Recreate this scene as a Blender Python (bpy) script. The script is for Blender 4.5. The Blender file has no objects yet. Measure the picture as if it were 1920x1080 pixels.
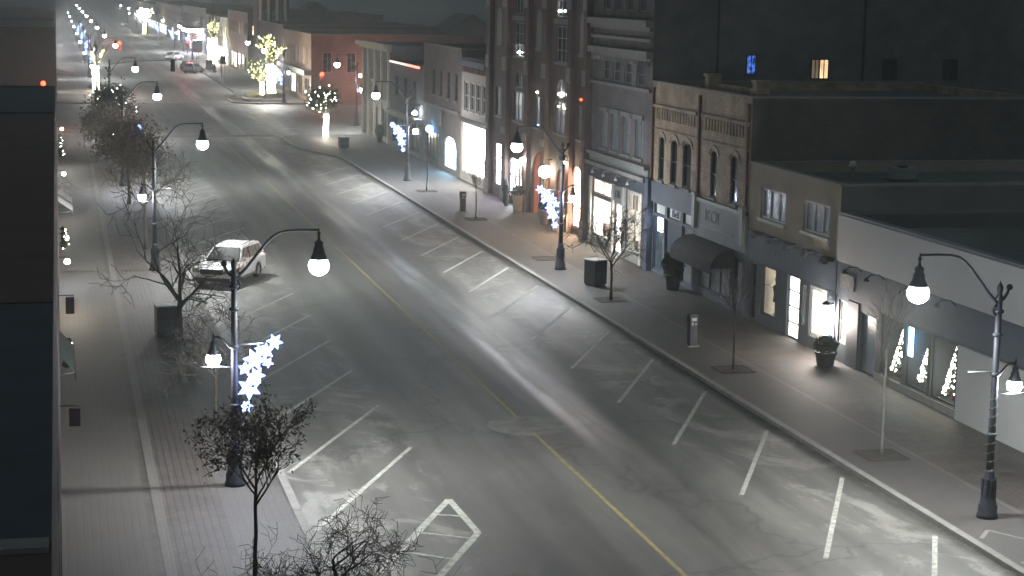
import bpy, bmesh, math, random
from math import sin, cos, pi, radians as R
from mathutils import Vector, Matrix, Euler
random.seed(7)
HAZE_D = .0013
scene = bpy.context.scene
COL = scene.collection

# ------------------------------------------------------------------ materials
MATS = {}
def mat(name, col, rough=.8, var=.15, scale=3.0, metal=0.0, bump=0.0, emit=None, spec=.5, coat=0.0):
    """noise-varied principled surface"""
    if name in MATS: return MATS[name]
    m = bpy.data.materials.new(name); m.use_nodes = True
    nt = m.node_tree; b = nt.nodes['Principled BSDF']
    b.inputs['Roughness'].default_value = rough
    b.inputs['Metallic'].default_value = metal
    b.inputs['Specular IOR Level'].default_value = spec
    if coat: b.inputs['Coat Weight'].default_value = coat
    tc = nt.nodes.new('ShaderNodeTexCoord')
    n = nt.nodes.new('ShaderNodeTexNoise'); n.inputs['Scale'].default_value = scale
    n.inputs['Detail'].default_value = 6; n.inputs['Roughness'].default_value = .6
    nt.links.new(tc.outputs['Object'], n.inputs['Vector'])
    rp = nt.nodes.new('ShaderNodeValToRGB')
    c = Vector(col)
    rp.color_ramp.elements[0].position = .3; rp.color_ramp.elements[1].position = .7
    rp.color_ramp.elements[0].color = (*[max(0, x*(1-var)) for x in c], 1)
    rp.color_ramp.elements[1].color = (*[min(1, x*(1+var)) for x in c], 1)
    nt.links.new(n.outputs['Fac'], rp.inputs['Fac'])
    nt.links.new(rp.outputs['Color'], b.inputs['Base Color'])
    if bump:
        bp = nt.nodes.new('ShaderNodeBump'); bp.inputs['Strength'].default_value = bump
        bp.inputs['Distance'].default_value = .02
        nt.links.new(n.outputs['Fac'], bp.inputs['Height']); nt.links.new(bp.outputs['Normal'], b.inputs['Normal'])
    if emit:
        b.inputs['Emission Color'].default_value = (*emit[0], 1); b.inputs['Emission Strength'].default_value = emit[1]
    MATS[name] = m; return m

def glow(name, col, strength, var=0.0, scale=2.0, sample=False):
    """a surface that gives off light, with patchy brightness when var > 0"""
    if name in MATS: return MATS[name]
    m = bpy.data.materials.new(name); m.use_nodes = True
    nt = m.node_tree; nt.nodes.clear()
    o = nt.nodes.new('ShaderNodeOutputMaterial'); e = nt.nodes.new('ShaderNodeEmission')
    e.inputs['Color'].default_value = (*col, 1); e.inputs['Strength'].default_value = strength
    nt.links.new(e.outputs[0], o.inputs[0])
    tc = nt.nodes.new('ShaderNodeTexCoord'); n = nt.nodes.new('ShaderNodeTexNoise')
    n.inputs['Scale'].default_value = scale; n.inputs['Detail'].default_value = 3
    mr = nt.nodes.new('ShaderNodeMapRange')
    mr.inputs['From Min'].default_value = .35; mr.inputs['From Max'].default_value = .65
    mr.inputs['To Min'].default_value = strength*(1-var); mr.inputs['To Max'].default_value = strength*(1+var)
    nt.links.new(tc.outputs['Object'], n.inputs['Vector']); nt.links.new(n.outputs['Fac'], mr.inputs['Value'])
    nt.links.new(mr.outputs[0], e.inputs['Strength'])
    if not sample: m.cycles.emission_sampling = 'NONE'
    MATS[name] = m; return m

def brick(name, c1, c2, mortar, bw=.22, bh=.075, axis='yz', rough=.85, msize=.012, stain=.35):
    if name in MATS: return MATS[name]
    m = bpy.data.materials.new(name); m.use_nodes = True
    nt = m.node_tree; b = nt.nodes['Principled BSDF']; b.inputs['Roughness'].default_value = rough
    L = nt.links.new
    tc = nt.nodes.new('ShaderNodeTexCoord'); sp = nt.nodes.new('ShaderNodeSeparateXYZ'); cb = nt.nodes.new('ShaderNodeCombineXYZ')
    L(tc.outputs['Object'], sp.inputs[0])
    if axis == 'yz':            # walls: run along x+y so both facade and side walls get courses
        ad = nt.nodes.new('ShaderNodeMath'); ad.operation = 'ADD'
        L(sp.outputs['X'], ad.inputs[0]); L(sp.outputs['Y'], ad.inputs[1])
        L(ad.outputs[0], cb.inputs['X']); L(sp.outputs['Z'], cb.inputs['Y'])
    else:
        L(sp.outputs['X'], cb.inputs['Y']); L(sp.outputs['Y'], cb.inputs['X'])
    br = nt.nodes.new('ShaderNodeTexBrick')
    br.inputs['Color1'].default_value = (*c1, 1); br.inputs['Color2'].default_value = (*c2, 1); br.inputs['Mortar'].default_value = (*mortar, 1)
    br.inputs['Scale'].default_value = 1; br.inputs['Mortar Size'].default_value = msize
    br.inputs['Brick Width'].default_value = bw; br.inputs['Row Height'].default_value = bh
    L(cb.outputs[0], br.inputs['Vector'])
    n = nt.nodes.new('ShaderNodeTexNoise'); n.inputs['Scale'].default_value = .9; n.inputs['Detail'].default_value = 7; n.inputs['Roughness'].default_value = .65
    L(tc.outputs['Object'], n.inputs['Vector'])
    mr = nt.nodes.new('ShaderNodeMapRange'); mr.inputs['From Min'].default_value = .3; mr.inputs['From Max'].default_value = .7
    mr.inputs['To Min'].default_value = 1-stain; mr.inputs['To Max'].default_value = 1+stain
    L(n.outputs['Fac'], mr.inputs['Value'])
    mx = nt.nodes.new('ShaderNodeVectorMath'); mx.operation = 'SCALE'
    L(br.outputs['Color'], mx.inputs[0]); L(mr.outputs[0], mx.inputs['Scale'])
    L(mx.outputs[0], b.inputs['Base Color'])
    bp = nt.nodes.new('ShaderNodeBump'); bp.inputs['Strength'].default_value = .4; bp.inputs['Distance'].default_value = .01; bp.invert = True
    L(br.outputs['Fac'], bp.inputs['Height']); L(bp.outputs['Normal'], b.inputs['Normal'])
    MATS[name] = m; return m

# ------------------------------------------------------------------ mesh builder
class MB:
    def __init__(s): s.v = []; s.f = []; s.sm = []
    def quad(s, a, b, c, d, smooth=False):
        i = len(s.v); s.v += [a, b, c, d]; s.f.append((i, i+1, i+2, i+3)); s.sm.append(smooth)
    def poly(s, pts):
        i = len(s.v); s.v += list(pts); s.f.append(tuple(range(i, i+len(pts)))); s.sm.append(False)
    def box(s, x0, x1, y0, y1, z0, z1, rot=None, org=None):
        P = [Vector((x, y, z)) for z in (z0, z1) for y in (y0, y1) for x in (x0, x1)]
        if rot is not None:
            o = Vector(org or (0, 0, 0)); P = [o + rot @ p for p in P]
        i = len(s.v); s.v += [tuple(p) for p in P]
        for f in ((0,2,3,1),(4,5,7,6),(0,1,5,4),(2,6,7,3),(0,4,6,2),(1,3,7,5)):
            s.f.append(tuple(i+k for k in f)); s.sm.append(False)
    def tube(s, pts, rad, n=8, caps=True):
        pts = [Vector(p) for p in pts]
        if not hasattr(rad, '__len__'): rad = [rad]*len(pts)
        base = len(s.v); prev = None
        for k, p in enumerate(pts):
            d = (pts[min(k+1, len(pts)-1)] - pts[max(k-1, 0)])
            if d.length < 1e-9: d = Vector((0, 0, 1))
            d.normalize()
            if prev is None:
                u = d.orthogonal().normalized()
            else:
                u = (prev - d*prev.dot(d))
                u = u.normalized() if u.length > 1e-6 else d.orthogonal().normalized()
            prev = u; w = d.cross(u)
            for j in range(n):
                a = 2*pi*j/n; s.v.append(tuple(p + (u*cos(a)+w*sin(a))*rad[k]))
        for k in range(len(pts)-1):
            for j in range(n):
                a = base+k*n+j; b = base+k*n+(j+1) % n
                s.f.append((a, b, b+n, a+n)); s.sm.append(True)
        if caps:
            s.f.append(tuple(base+j for j in reversed(range(n)))); s.sm.append(False)
            e = base+(len(pts)-1)*n; s.f.append(tuple(e+j for j in range(n))); s.sm.append(False)
    def lathe(s, c, prof, n=16, sx=1, sy=1):
        c = Vector(c); base = len(s.v)
        for r, z in prof:
            for j in range(n):
                a = 2*pi*j/n; s.v.append((c.x+r*cos(a)*sx, c.y+r*sin(a)*sy, c.z+z))
        for k in range(len(prof)-1):
            for j in range(n):
                a = base+k*n+j; b = base+k*n+(j+1) % n
                s.f.append((a, b, b+n, a+n)); s.sm.append(True)
        s.f.append(tuple(base+j for j in reversed(range(n)))); s.sm.append(False)
        e = base+(len(prof)-1)*n; s.f.append(tuple(e+j for j in range(n))); s.sm.append(False)
    def ball(s, c, r, n=12, m=8, sz=1):
        s.lathe(c, [(max(.001, r*sin(pi*k/m)), -r*cos(pi*k/m)*sz) for k in range(m+1)], n)
    def prism(s, pts, d):
        """extrude polygon pts (3D list) by vector d"""
        d = Vector(d); n = len(pts); i = len(s.v)
        s.v += [tuple(p) for p in pts] + [tuple(Vector(p)+d) for p in pts]
        s.f.append(tuple(i+k for k in reversed(range(n)))); s.sm.append(False)
        s.f.append(tuple(i+n+k for k in range(n))); s.sm.append(False)
        for k in range(n):
            a = i+k; b = i+(k+1) % n; s.f.append((a, b, b+n, a+n)); s.sm.append(False)
    def build(s, name, m, parent=None, world=True, bevel=0):
        me = bpy.data.meshes.new(name)
        off = Vector((0, 0, 0))
        if parent is not None and world:
            p = parent
            while p is not None: off += Vector(p.location); p = p.parent
        me.from_pydata([tuple(Vector(v)-off) for v in s.v], [], s.f)
        me.polygons.foreach_set('use_smooth', s.sm)
        me.materials.append(m); me.update()
        o = bpy.data.objects.new(name, me); COL.objects.link(o)
        if parent is not None: o.parent = parent
        if bevel:
            b = o.modifiers.new('bevel', 'BEVEL'); b.width = bevel; b.segments = 2; b.limit_method = 'ANGLE'
        return o

def tag(o, label=None, cat=None, group=None, kind=None):
    if label: o['label'] = label
    if cat: o['category'] = cat
    if group: o['group'] = group
    if kind: o['kind'] = kind
    return o
def thing(name, loc, label, cat, group=None):
    o = bpy.data.objects.new(name, None); COL.objects.link(o); o.location = loc; o.empty_display_size = .3
    return tag(o, label, cat, group)
def copy_tree(o, parent=None):
    c = o.copy(); COL.objects.link(c); c.parent = parent
    for ch in list(o.children): copy_tree(ch, c)
    return c
def point(loc, watts, col, rad=.1, parent=None, name='lamp_light', spot=None):
    l = bpy.data.lights.new(name, 'SPOT' if spot else 'POINT'); l.energy = watts; l.color = col; l.shadow_soft_size = rad
    if spot: l.spot_size = R(spot); l.spot_blend = .6
    o = bpy.data.objects.new(name, l); COL.objects.link(o); o.location = loc
    if parent is not None: o.parent = parent
    return o
def text_part(name, s, size, loc, rot, m, parent, ext=.01, sx=1):
    cu = bpy.data.curves.new('txt', 'FONT'); cu.body = s; cu.size = size; cu.extrude = ext; cu.align_x = 'CENTER'; cu.align_y = 'CENTER'
    t = bpy.data.objects.new('txt', cu); COL.objects.link(t)
    bpy.context.view_layer.update()
    dg = bpy.context.evaluated_depsgraph_get()
    me = bpy.data.meshes.new_from_object(t.evaluated_get(dg))
    bpy.data.objects.remove(t); bpy.data.curves.remove(cu)
    me.name = name
    me.materials.clear(); me.materials.append(m)
    o = bpy.data.objects.new(name, me); COL.objects.link(o)
    o.location = Vector(loc) - Vector(parent.location); o.rotation_euler = rot; o.scale = (sx, 1, 1); o.parent = parent
    return o

# ------------------------------------------------------------------ camera
CAMZ = 14.4
f, pt, ya, ro = 3548.6, .1561, .2364, -.0168
def rayw(x, y):
    x, y = x-960, y-540
    cr, sr = cos(ro), sin(ro); x, y = cr*x-sr*y, sr*x+cr*y
    d = (x, f, -y); d = (d[0], d[1]*cos(pt)+d[2]*sin(pt), -d[1]*sin(pt)+d[2]*cos(pt))
    c, s = cos(ya), sin(ya)
    return Vector((d[0]*c+d[1]*s, -d[0]*s+d[1]*c, d[2]))
cam = bpy.data.cameras.new('camera'); co = bpy.data.objects.new('camera', cam); COL.objects.link(co)
cam.lens_unit = 'MILLIMETERS'; cam.sensor_width = 36; cam.lens = 36*f/1920; cam.clip_end = 6000; cam.clip_start = .5
fw = rayw(960, 540).normalized(); rt = (rayw(1960, 540)-rayw(960, 540)).normalized(); up = rt.cross(fw)
co.matrix_world = Matrix(((rt.x, up.x, -fw.x, 0), (rt.y, up.y, -fw.y, 0), (rt.z, up.z, -fw.z, CAMZ), (0, 0, 0, 1)))
scene.camera = co

# ------------------------------------------------------------------ palette
LEDC = (.98, 1, .95)
M_dark = mat('dark_paint', (.016, .018, .026), .6, .25, 6, spec=.3)
M_globe = glow('lamp_globe', (.9, .93, 1.0), 26, sample=False)
M_star = glow('star_light', (.17, .27, 1.0), 2.3, .45, 9)
M_glass = mat('dark_glass', (.012, .016, .02), .08, .3, 1.2, spec=.6)
M_curt = mat('curtained_glass', (.12, .14, .15), .3, .35, 2.5, spec=.6)
M_white = mat('white_trim', (.42, .42, .40), .6, .12, 3)
M_roof = mat('tar_roof', (.055, .064, .07), .9, .3, .8)
M_conc = mat('concrete', (.24, .235, .22), .85, .14, 2.2, bump=.3)
M_warmwin = glow('warm_window', (1, .72, .42), .45, .5, 1.5, sample=True)
M_whitewin = glow('white_shop_light', (1, .97, .92), 7.5, .15, 1.5, sample=True)
M_shopwarm = glow('shop_light', (1, .9, .68), 1.0, .45, 1.1, sample=True)
M_red = glow('red_signal', (1, .03, .012), 5)
M_cool = glow('blue_screen', (.25, .62, 1), 5, .2, 3, sample=True)
M_bark = mat('bark', (.062, .052, .045), .9, .3, 8)
M_twig = mat('twig', (.085, .074, .066), .9, .3, 8)

# ------------------------------------------------------------------ ground, road, sidewalks
GX0, GX1 = -900, 1200
g = MB(); g.quad((GX0, -200, -.16), (GX1, -200, -.16), (GX1, 4000, -.16), (GX0, 4000, -.16))
tag(g.build('ground', mat('ground_soil', (.03, .03, .03), .95, .3, .05)), kind='structure')

def road_material():
    m = bpy.data.materials.new('asphalt'); m.use_nodes = True; nt = m.node_tree; L = nt.links.new
    b = nt.nodes['Principled BSDF']; N = nt.nodes.new
    tc = N('ShaderNodeTexCoord'); sp = N('ShaderNodeSeparateXYZ'); L(tc.outputs['Object'], sp.inputs[0])
    def noise(scale, detail=5, rough=.6, vec=None, dist=0):
        n = N('ShaderNodeTexNoise'); n.inputs['Scale'].default_value = scale; n.inputs['Detail'].default_value = detail
        n.inputs['Roughness'].default_value = rough; n.inputs['Distortion'].default_value = dist
        L(vec or tc.outputs['Object'], n.inputs['Vector']); return n.outputs['Fac']
    def mr(v, a, b_, c, d):
        k = N('ShaderNodeMapRange'); k.interpolation_type = 'SMOOTHSTEP'
        for i, q in zip(('From Min', 'From Max', 'To Min', 'To Max'), (a, b_, c, d)): k.inputs[i].default_value = q
        L(v, k.inputs['Value']); return k.outputs[0]
    def math(op, a, b_):
        k = N('ShaderNodeMath'); k.operation = op
        for i, q in enumerate((a, b_)):
            if isinstance(q, (int, float)): k.inputs[i].default_value = q
            else: L(q, k.inputs[i])
        return k.outputs[0]
    # stretched coordinates for wear along the driving direction
    mp = N('ShaderNodeMapping'); mp.inputs['Scale'].default_value = (1, .06, 1); L(tc.outputs['Object'], mp.inputs['Vector'])
    streak = noise(.9, 5, .55, mp.outputs[0])
    mp2 = N('ShaderNodeMapping'); mp2.inputs['Scale'].default_value = (.35, .22, 1); L(tc.outputs['Object'], mp2.inputs['Vector'])
    blot = noise(.9, 6, .62, mp2.outputs[0], .6)
    fine = noise(45, 3, .7)
    X = sp.outputs['X']
    def bump_at(cx, w):  # 1 near x=cx
        d = math('ABSOLUTE', math('SUBTRACT', X, cx), 0)
        return mr(d, w*.35, w, 1, 0)
    # wheel tracks: darker, smoother bands
    tr = None
    for cx in (11.9, 13.6, 16.4, 18.2):
        t = bump_at(cx, .75); tr = t if tr is None else math('MAXIMUM', tr, t)
    lane = math('MULTIPLY', mr(X, 10.4, 11.2, 0, 1), mr(X, 18.9, 19.7, 1, 0))
    # base value
    v = mr(streak, .3, .7, .068, .112)
    v = math('MULTIPLY', v, mr(blot, .35, .7, .92, 1.10))
    v = math('MULTIPLY', v, math('SUBTRACT', 1.0, math('MULTIPLY', tr, .24)))
    # pale salt residue in the stalls and along lane edges
    stall = math('SUBTRACT', 1.0, lane)
    mp3 = N('ShaderNodeMapping'); mp3.inputs['Scale'].default_value = (.55, .30, 1); mp3.inputs['Rotation'].default_value = (0, 0, .35); L(tc.outputs['Object'], mp3.inputs['Vector'])
    salt = math('MULTIPLY', mr(noise(.62, 9, .72, mp3.outputs[0], 1.6), .50, .60, 0, 1), mr(noise(2.6, 6, .7, mp3.outputs[0], .8), .3, .6, .35, 1))
    v = math('ADD', v, math('MULTIPLY', math('MULTIPLY', salt, math('MAXIMUM', stall, .12)), .10))
    v = math('MULTIPLY', v, mr(fine, .3, .7, .86, 1.14))
    # cracks
    vo = N('ShaderNodeTexVoronoi'); vo.feature = 'DISTANCE_TO_EDGE'; vo.inputs['Scale'].default_value = .06
    wv = N('ShaderNodeVectorMath'); wv.operation = 'ADD'
    nz = N('ShaderNodeTexNoise'); nz.inputs['Scale'].default_value = .5; nz.inputs['Detail'].default_value = 6; L(tc.outputs['Object'], nz.inputs['Vector'])
    sc = N('ShaderNodeVectorMath'); sc.operation = 'SCALE'; sc.inputs['Scale'].default_value = 3.0; L(nz.outputs['Color'], sc.inputs[0])
    L(tc.outputs['Object'], wv.inputs[0]); L(sc.outputs[0], wv.inputs[1]); L(wv.outputs[0], vo.inputs['Vector'])
    crack = mr(vo.outputs['Distance'], .0015, .006, 1, 0)
    v = math('MULTIPLY', v, math('SUBTRACT', 1.0, math('MULTIPLY', crack, .4)))
    # worn manhole patch on the centre line
    gut = mr(X, 22.75, 23.25, 0, 1)
    gn = mr(noise(1.6, 6, .7), .42, .6, 0, 1)
    v = math('MULTIPLY', v, math('SUBTRACT', 1.0, math('MULTIPLY', math('MULTIPLY', gut, .8), math('ADD', .55, math('MULTIPLY', gn, .45)))))
    cc = N('ShaderNodeCombineColor')
    L(math('MULTIPLY', v, 1.03), cc.inputs[0]); L(math('MULTIPLY', v, 1.0), cc.inputs[1]); L(math('MULTIPLY', v, .93), cc.inputs[2])
    L(cc.outputs[0], b.inputs['Base Color'])
    # damp, polished strip right of the centre line gives long reflections of the lamps
    pol = math('MULTIPLY', bump_at(17.2, 1.0), mr(noise(.8, 6, .65, mp.outputs[0], .4), .40, .60, .3, 1))
    r = math('SUBTRACT', mr(streak, .3, .7, .64, .56), math('MULTIPLY', pol, .25))
    r = math('SUBTRACT', r, math('MULTIPLY', tr, .05))
    L(r, b.inputs['Roughness'])
    b.inputs['Specular IOR Level'].default_value = .5
    bp = N('ShaderNodeBump'); bp.inputs['Strength'].default_value = .35; bp.inputs['Distance'].default_value = .02
    L(fine, bp.inputs['Height']); L(bp.outputs['Normal'], b.inputs['Normal'])
    return m
M_road = road_material()
XL, XR = 6.2, 23.45          # kerb faces
SY0, SY1 = 188.5, 231.0      # cross street
r = MB(); r.quad((XL-.3, -60, 0), (XR+.3, -60, 0), (XR+.3, 1400, 0), (XL-.3, 1400, 0))
road = tag(r.build('road', M_road), kind='structure')
r = MB()
r.quad((XR+.3, SY0-3, -.004), (260, SY0-3, -.004), (260, SY1+3, -.004), (XR+.3, SY1+3, -.004))
r.quad((-220, SY0-3, -.004), (XL-.3, SY0-3, -.004), (XL-.3, SY1+3, -.004), (-220, SY1+3, -.004))
tag(r.build('side_road', M_road), kind='structure')
M_paint = mat('white_road_paint', (.33, .33, .30), .75, .45, 5)
M_yel = mat('yellow_road_paint', (.24, .20, .085), .75, .4, 4)
M_xw = brick('crosswalk_brick', (.105, .07, .06), (.085, .06, .052), (.1, .09, .08), .22, .11, 'xy')
def strip(x0, y0, x1, y1, w, z=.004):
    d = Vector((x1-x0, y1-y0, 0)).normalized(); n = Vector((-d.y, d.x, 0))*w/2
    m = MB(); a = Vector((x0, y0, z)); b = Vector((x1, y1, z))
    k = max(1, int((b-a).length/8))
    for i in range(k):
        p = a.lerp(b, i/k); q = a.lerp(b, (i+1)/k)
        m.quad(tuple(p-n), tuple(q-n), tuple(q+n), tuple(p+n))
    return m
strip(15.02, -20, 15.02, 58.9, .13).build('centre_line', M_yel, road)
strip(15.02, 61.2, 15.02, 179, .13).build('centre_line', M_yel, road)
strip(15.02, 236, 15.02, 900, .13).build('centre_line', M_yel, road)
pa = MB(); pa.lathe((15.05, 60.05, -.02), [(1.35, 0), (1.32, .0235)], 28, sx=1.0, sy=1.1)
pa.build('manhole_patch', mat('patch_concrete', (.155, .152, .135), .8, .35, 2.2), road)
pa = MB(); pa.lathe((15.05, 60.05, 0), [(.36, 0), (.36, .008)], 20)
pa.build('manhole_cover', mat('cast_iron', (.12, .115, .105), .6, .3, 9, metal=.4), road)
# angled parking lines: inner end -> kerb end
for i in range(-2, 17):
    y = 44.1+6.28*i
    if y > 150: break
    strip(19.1, y, 22.85 if i > -2 else 22.85, y+7.68, .14).build('parking_line', M_paint, road)
for i in range(0, 16):
    y = 57.7+6.21*i
    if y > 150: break
    strip(10.68, y, 6.5, y-8.75, .14).build('parking_line', M_paint, road)
# hatched bay
hm = MB()
for a in ((10.63, 51.4, 8.0, 45.9, .2), (10.63, 51.4, 10.73, 47.95, .2), (10.73, 47.95, 6.9, 40.2, .2), (8.0, 45.9, 6.4, 42.5, .2),
          (9.97, 49.9, 10.66, 49.6, .12), (9.2, 48.25, 10.4, 47.5, .12), (8.6, 46.5, 9.62, 45.7, .12)):
    q = strip(*a, z=.005+.0012*len(hm.f)); hm.v, hm.f, hm.sm = hm.v+q.v, hm.f+[tuple(k+len(hm.v) for k in ff) for ff in q.f], hm.sm+q.sm
hm.build('hatched_bay_marking', M_paint, road)
strip(15.6, 183.0, 20.3, 183.0, .45).build('stop_bar', M_paint, road)
strip(6.5, 183.6, 20.6, 185.0, 2.6, .003).build('crosswalk', M_xw, road)
strip(6.5, 234.6, 21.6, 234.6, 2.6, .003).build('crosswalk', M_xw, road)
strip(8, 238, 14.5, 238, .4).build('stop_bar', M_paint, road)

# sidewalks (raised slabs with kerbs as parts)
def paver_material(name, warm, bands, herr):
    m = brick(name, warm[0], warm[1], warm[2], .42, .21, 'xy', msize=.022, stain=.5)
    nt = m.node_tree; L = nt.links.new; N = nt.nodes.new; b = nt.nodes['Principled BSDF']
    src = b.inputs['Base Color'].links[0].from_socket
    tc = N('ShaderNodeTexCoord'); sp = N('ShaderNodeSeparateXYZ'); L(tc.outputs['Object'], sp.inputs[0])
    for x0, x1, col in bands:
        a = N('ShaderNodeMath'); a.operation = 'GREATER_THAN'; L(sp.outputs['X'], a.inputs[0]); a.inputs[1].default_value = x0
        c = N('ShaderNodeMath'); c.operation = 'LESS_THAN'; L(sp.outputs['X'], c.inputs[0]); c.inputs[1].default_value = x1
        d = N('ShaderNodeMath'); d.operation = 'MULTIPLY'; L(a.outputs[0], d.inputs[0]); L(c.outputs[0], d.inputs[1])
        n = N('ShaderNodeTexNoise'); n.inputs['Scale'].default_value = 1.7; n.inputs['Detail'].default_value = 6; L(tc.outputs['Object'], n.inputs['Vector'])
        e = N('ShaderNodeMath'); e.operation = 'MULTIPLY_ADD'; L(n.outputs['Fac'], e.inputs[0]); e.inputs[1].default_value = .5; e.inputs[2].default_value = .5
        f_ = N('ShaderNodeMath'); f_.operation = 'MULTIPLY'; L(e.outputs[0], f_.inputs[0]); L(d.outputs[0], f_.inputs[1])
        mx = N('ShaderNodeMix'); mx.data_type = 'RGBA'; L(f_.outputs[0], mx.inputs['Factor']); L(src, mx.inputs['A']); mx.inputs['B'].default_value = (*col, 1)
        src = mx.outputs['Result']
    L(src, b.inputs['Base Color'])
    b.inputs['Roughness'].default_value = .7
    return m
warm = ((.064, .051, .044), (.044, .036, .032), (.024, .022, .02))
bandsL = [(-.3, 2.15, (.075, .068, .062)), (2.35, 2.62, (.11, .103, .095)), (4.2, 6.0, (.07, .065, .064))]
for k in range(6): bandsL.append((2.78+.22*k, 2.86+.22*k, (.055, .045, .045)))
M_pavL = paver_material('left_pavers', warm, bandsL, 0)
warmR = ((.056, .045, .039), (.038, .031, .028), (.02, .018, .017))
M_pavR = paver_material('right_pavers', warmR, [(23.6, 25.9, (.05, .047, .046)), (25.95, 26.12, (.09, .085, .08)), (28.9, 29.8, (.058, .054, .05))], 0)
M_kerb = mat('kerb_concrete', (.17, .165, .155), .8, .22, 3, bump=.3)
def arc(cx, cy, r, a0, a1, n=10): return [(cx+r*cos(R(a0+(a1-a0)*k/n)), cy+r*sin(R(a0+(a1-a0)*k/n))) for k in range(n+1)]
def slab(name, outline, m, kerbline, h=.14):
    s = MB(); s.prism([(x, y, -.1) for x, y in outline], (0, 0, h+.1)); o = s.build(name, m); tag(o, kind='structure')
    k = MB()
    pts = [Vector((x, y, 0)) for x, y in kerbline]
    for a, b in zip(pts, pts[1:]):
        d = (b-a); n_ = max(1, int(d.length/6)); d.normalize(); nn = Vector((-d.y, d.x, 0))
        for i in range(n_):
            p = a.lerp(b, i/n_); q = a.lerp(b, (i+1)/n_)
            w0, w1 = nn*-.12, nn*.12
            k.prism([tuple(p+w0+Vector((0, 0, -.1))), tuple(q+w0-d*.012+Vector((0, 0, -.1))), tuple(q+w1-d*.012+Vector((0, 0, -.1))), tuple(p+w1+Vector((0, 0, -.1)))], (0, 0, h+.106))
    k.build('kerb', M_kerb, o)
    return o
FX = 29.75
kr = [(XR, -60), (XR, 158), (XR-.2, 161), (XR-1.2, 165), (XR-2.2, 169), (XR-2.6, 172), (XR-2.7, 178)] + arc(XR+.8, 181, 3.5, 178, 95, 8) + [(60, SY0-4)]
slab('right_sidewalk', kr+[(60, SY0-12), (FX+.4, SY0-12), (FX+.4, -60)], M_pavR, kr)
kr = [(140, SY1+4), (XR+2, SY1+4)] + arc(XR+.6, SY1+7, 3.0, 268, 182, 8) + [(XR-2.4, 244), (XR-1.6, 250), (XR-.3, 256), (XR, 262), (XR, 1200)]
slab('right_sidewalk', kr+[(FX+.4, 1200), (FX+.4, SY1+12), (140, SY1+12)], M_pavR, kr)
kl = [(XL, SY0-9), (XL, -60)]
slab('left_sidewalk', [(-.4, -60), (XL, -60), (XL, SY0-9), (XL-1, SY0-4), (-60, SY0-4), (-60, SY0-10), (-.4, SY0-10)], M_pavL, [(-60, SY0-4), (XL-1, SY0-4)]+kl)
slab('left_sidewalk', [(-.4, 1200), (-.4, SY1+10), (-60, SY1+10), (-60, SY1+4), (XL-1, SY1+4), (XL, SY1+9), (XL, 1200)], M_pavL, [(XL, 1200), (XL, SY1+9), (XL-1, SY1+4), (-60, SY1+4)])

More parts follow.
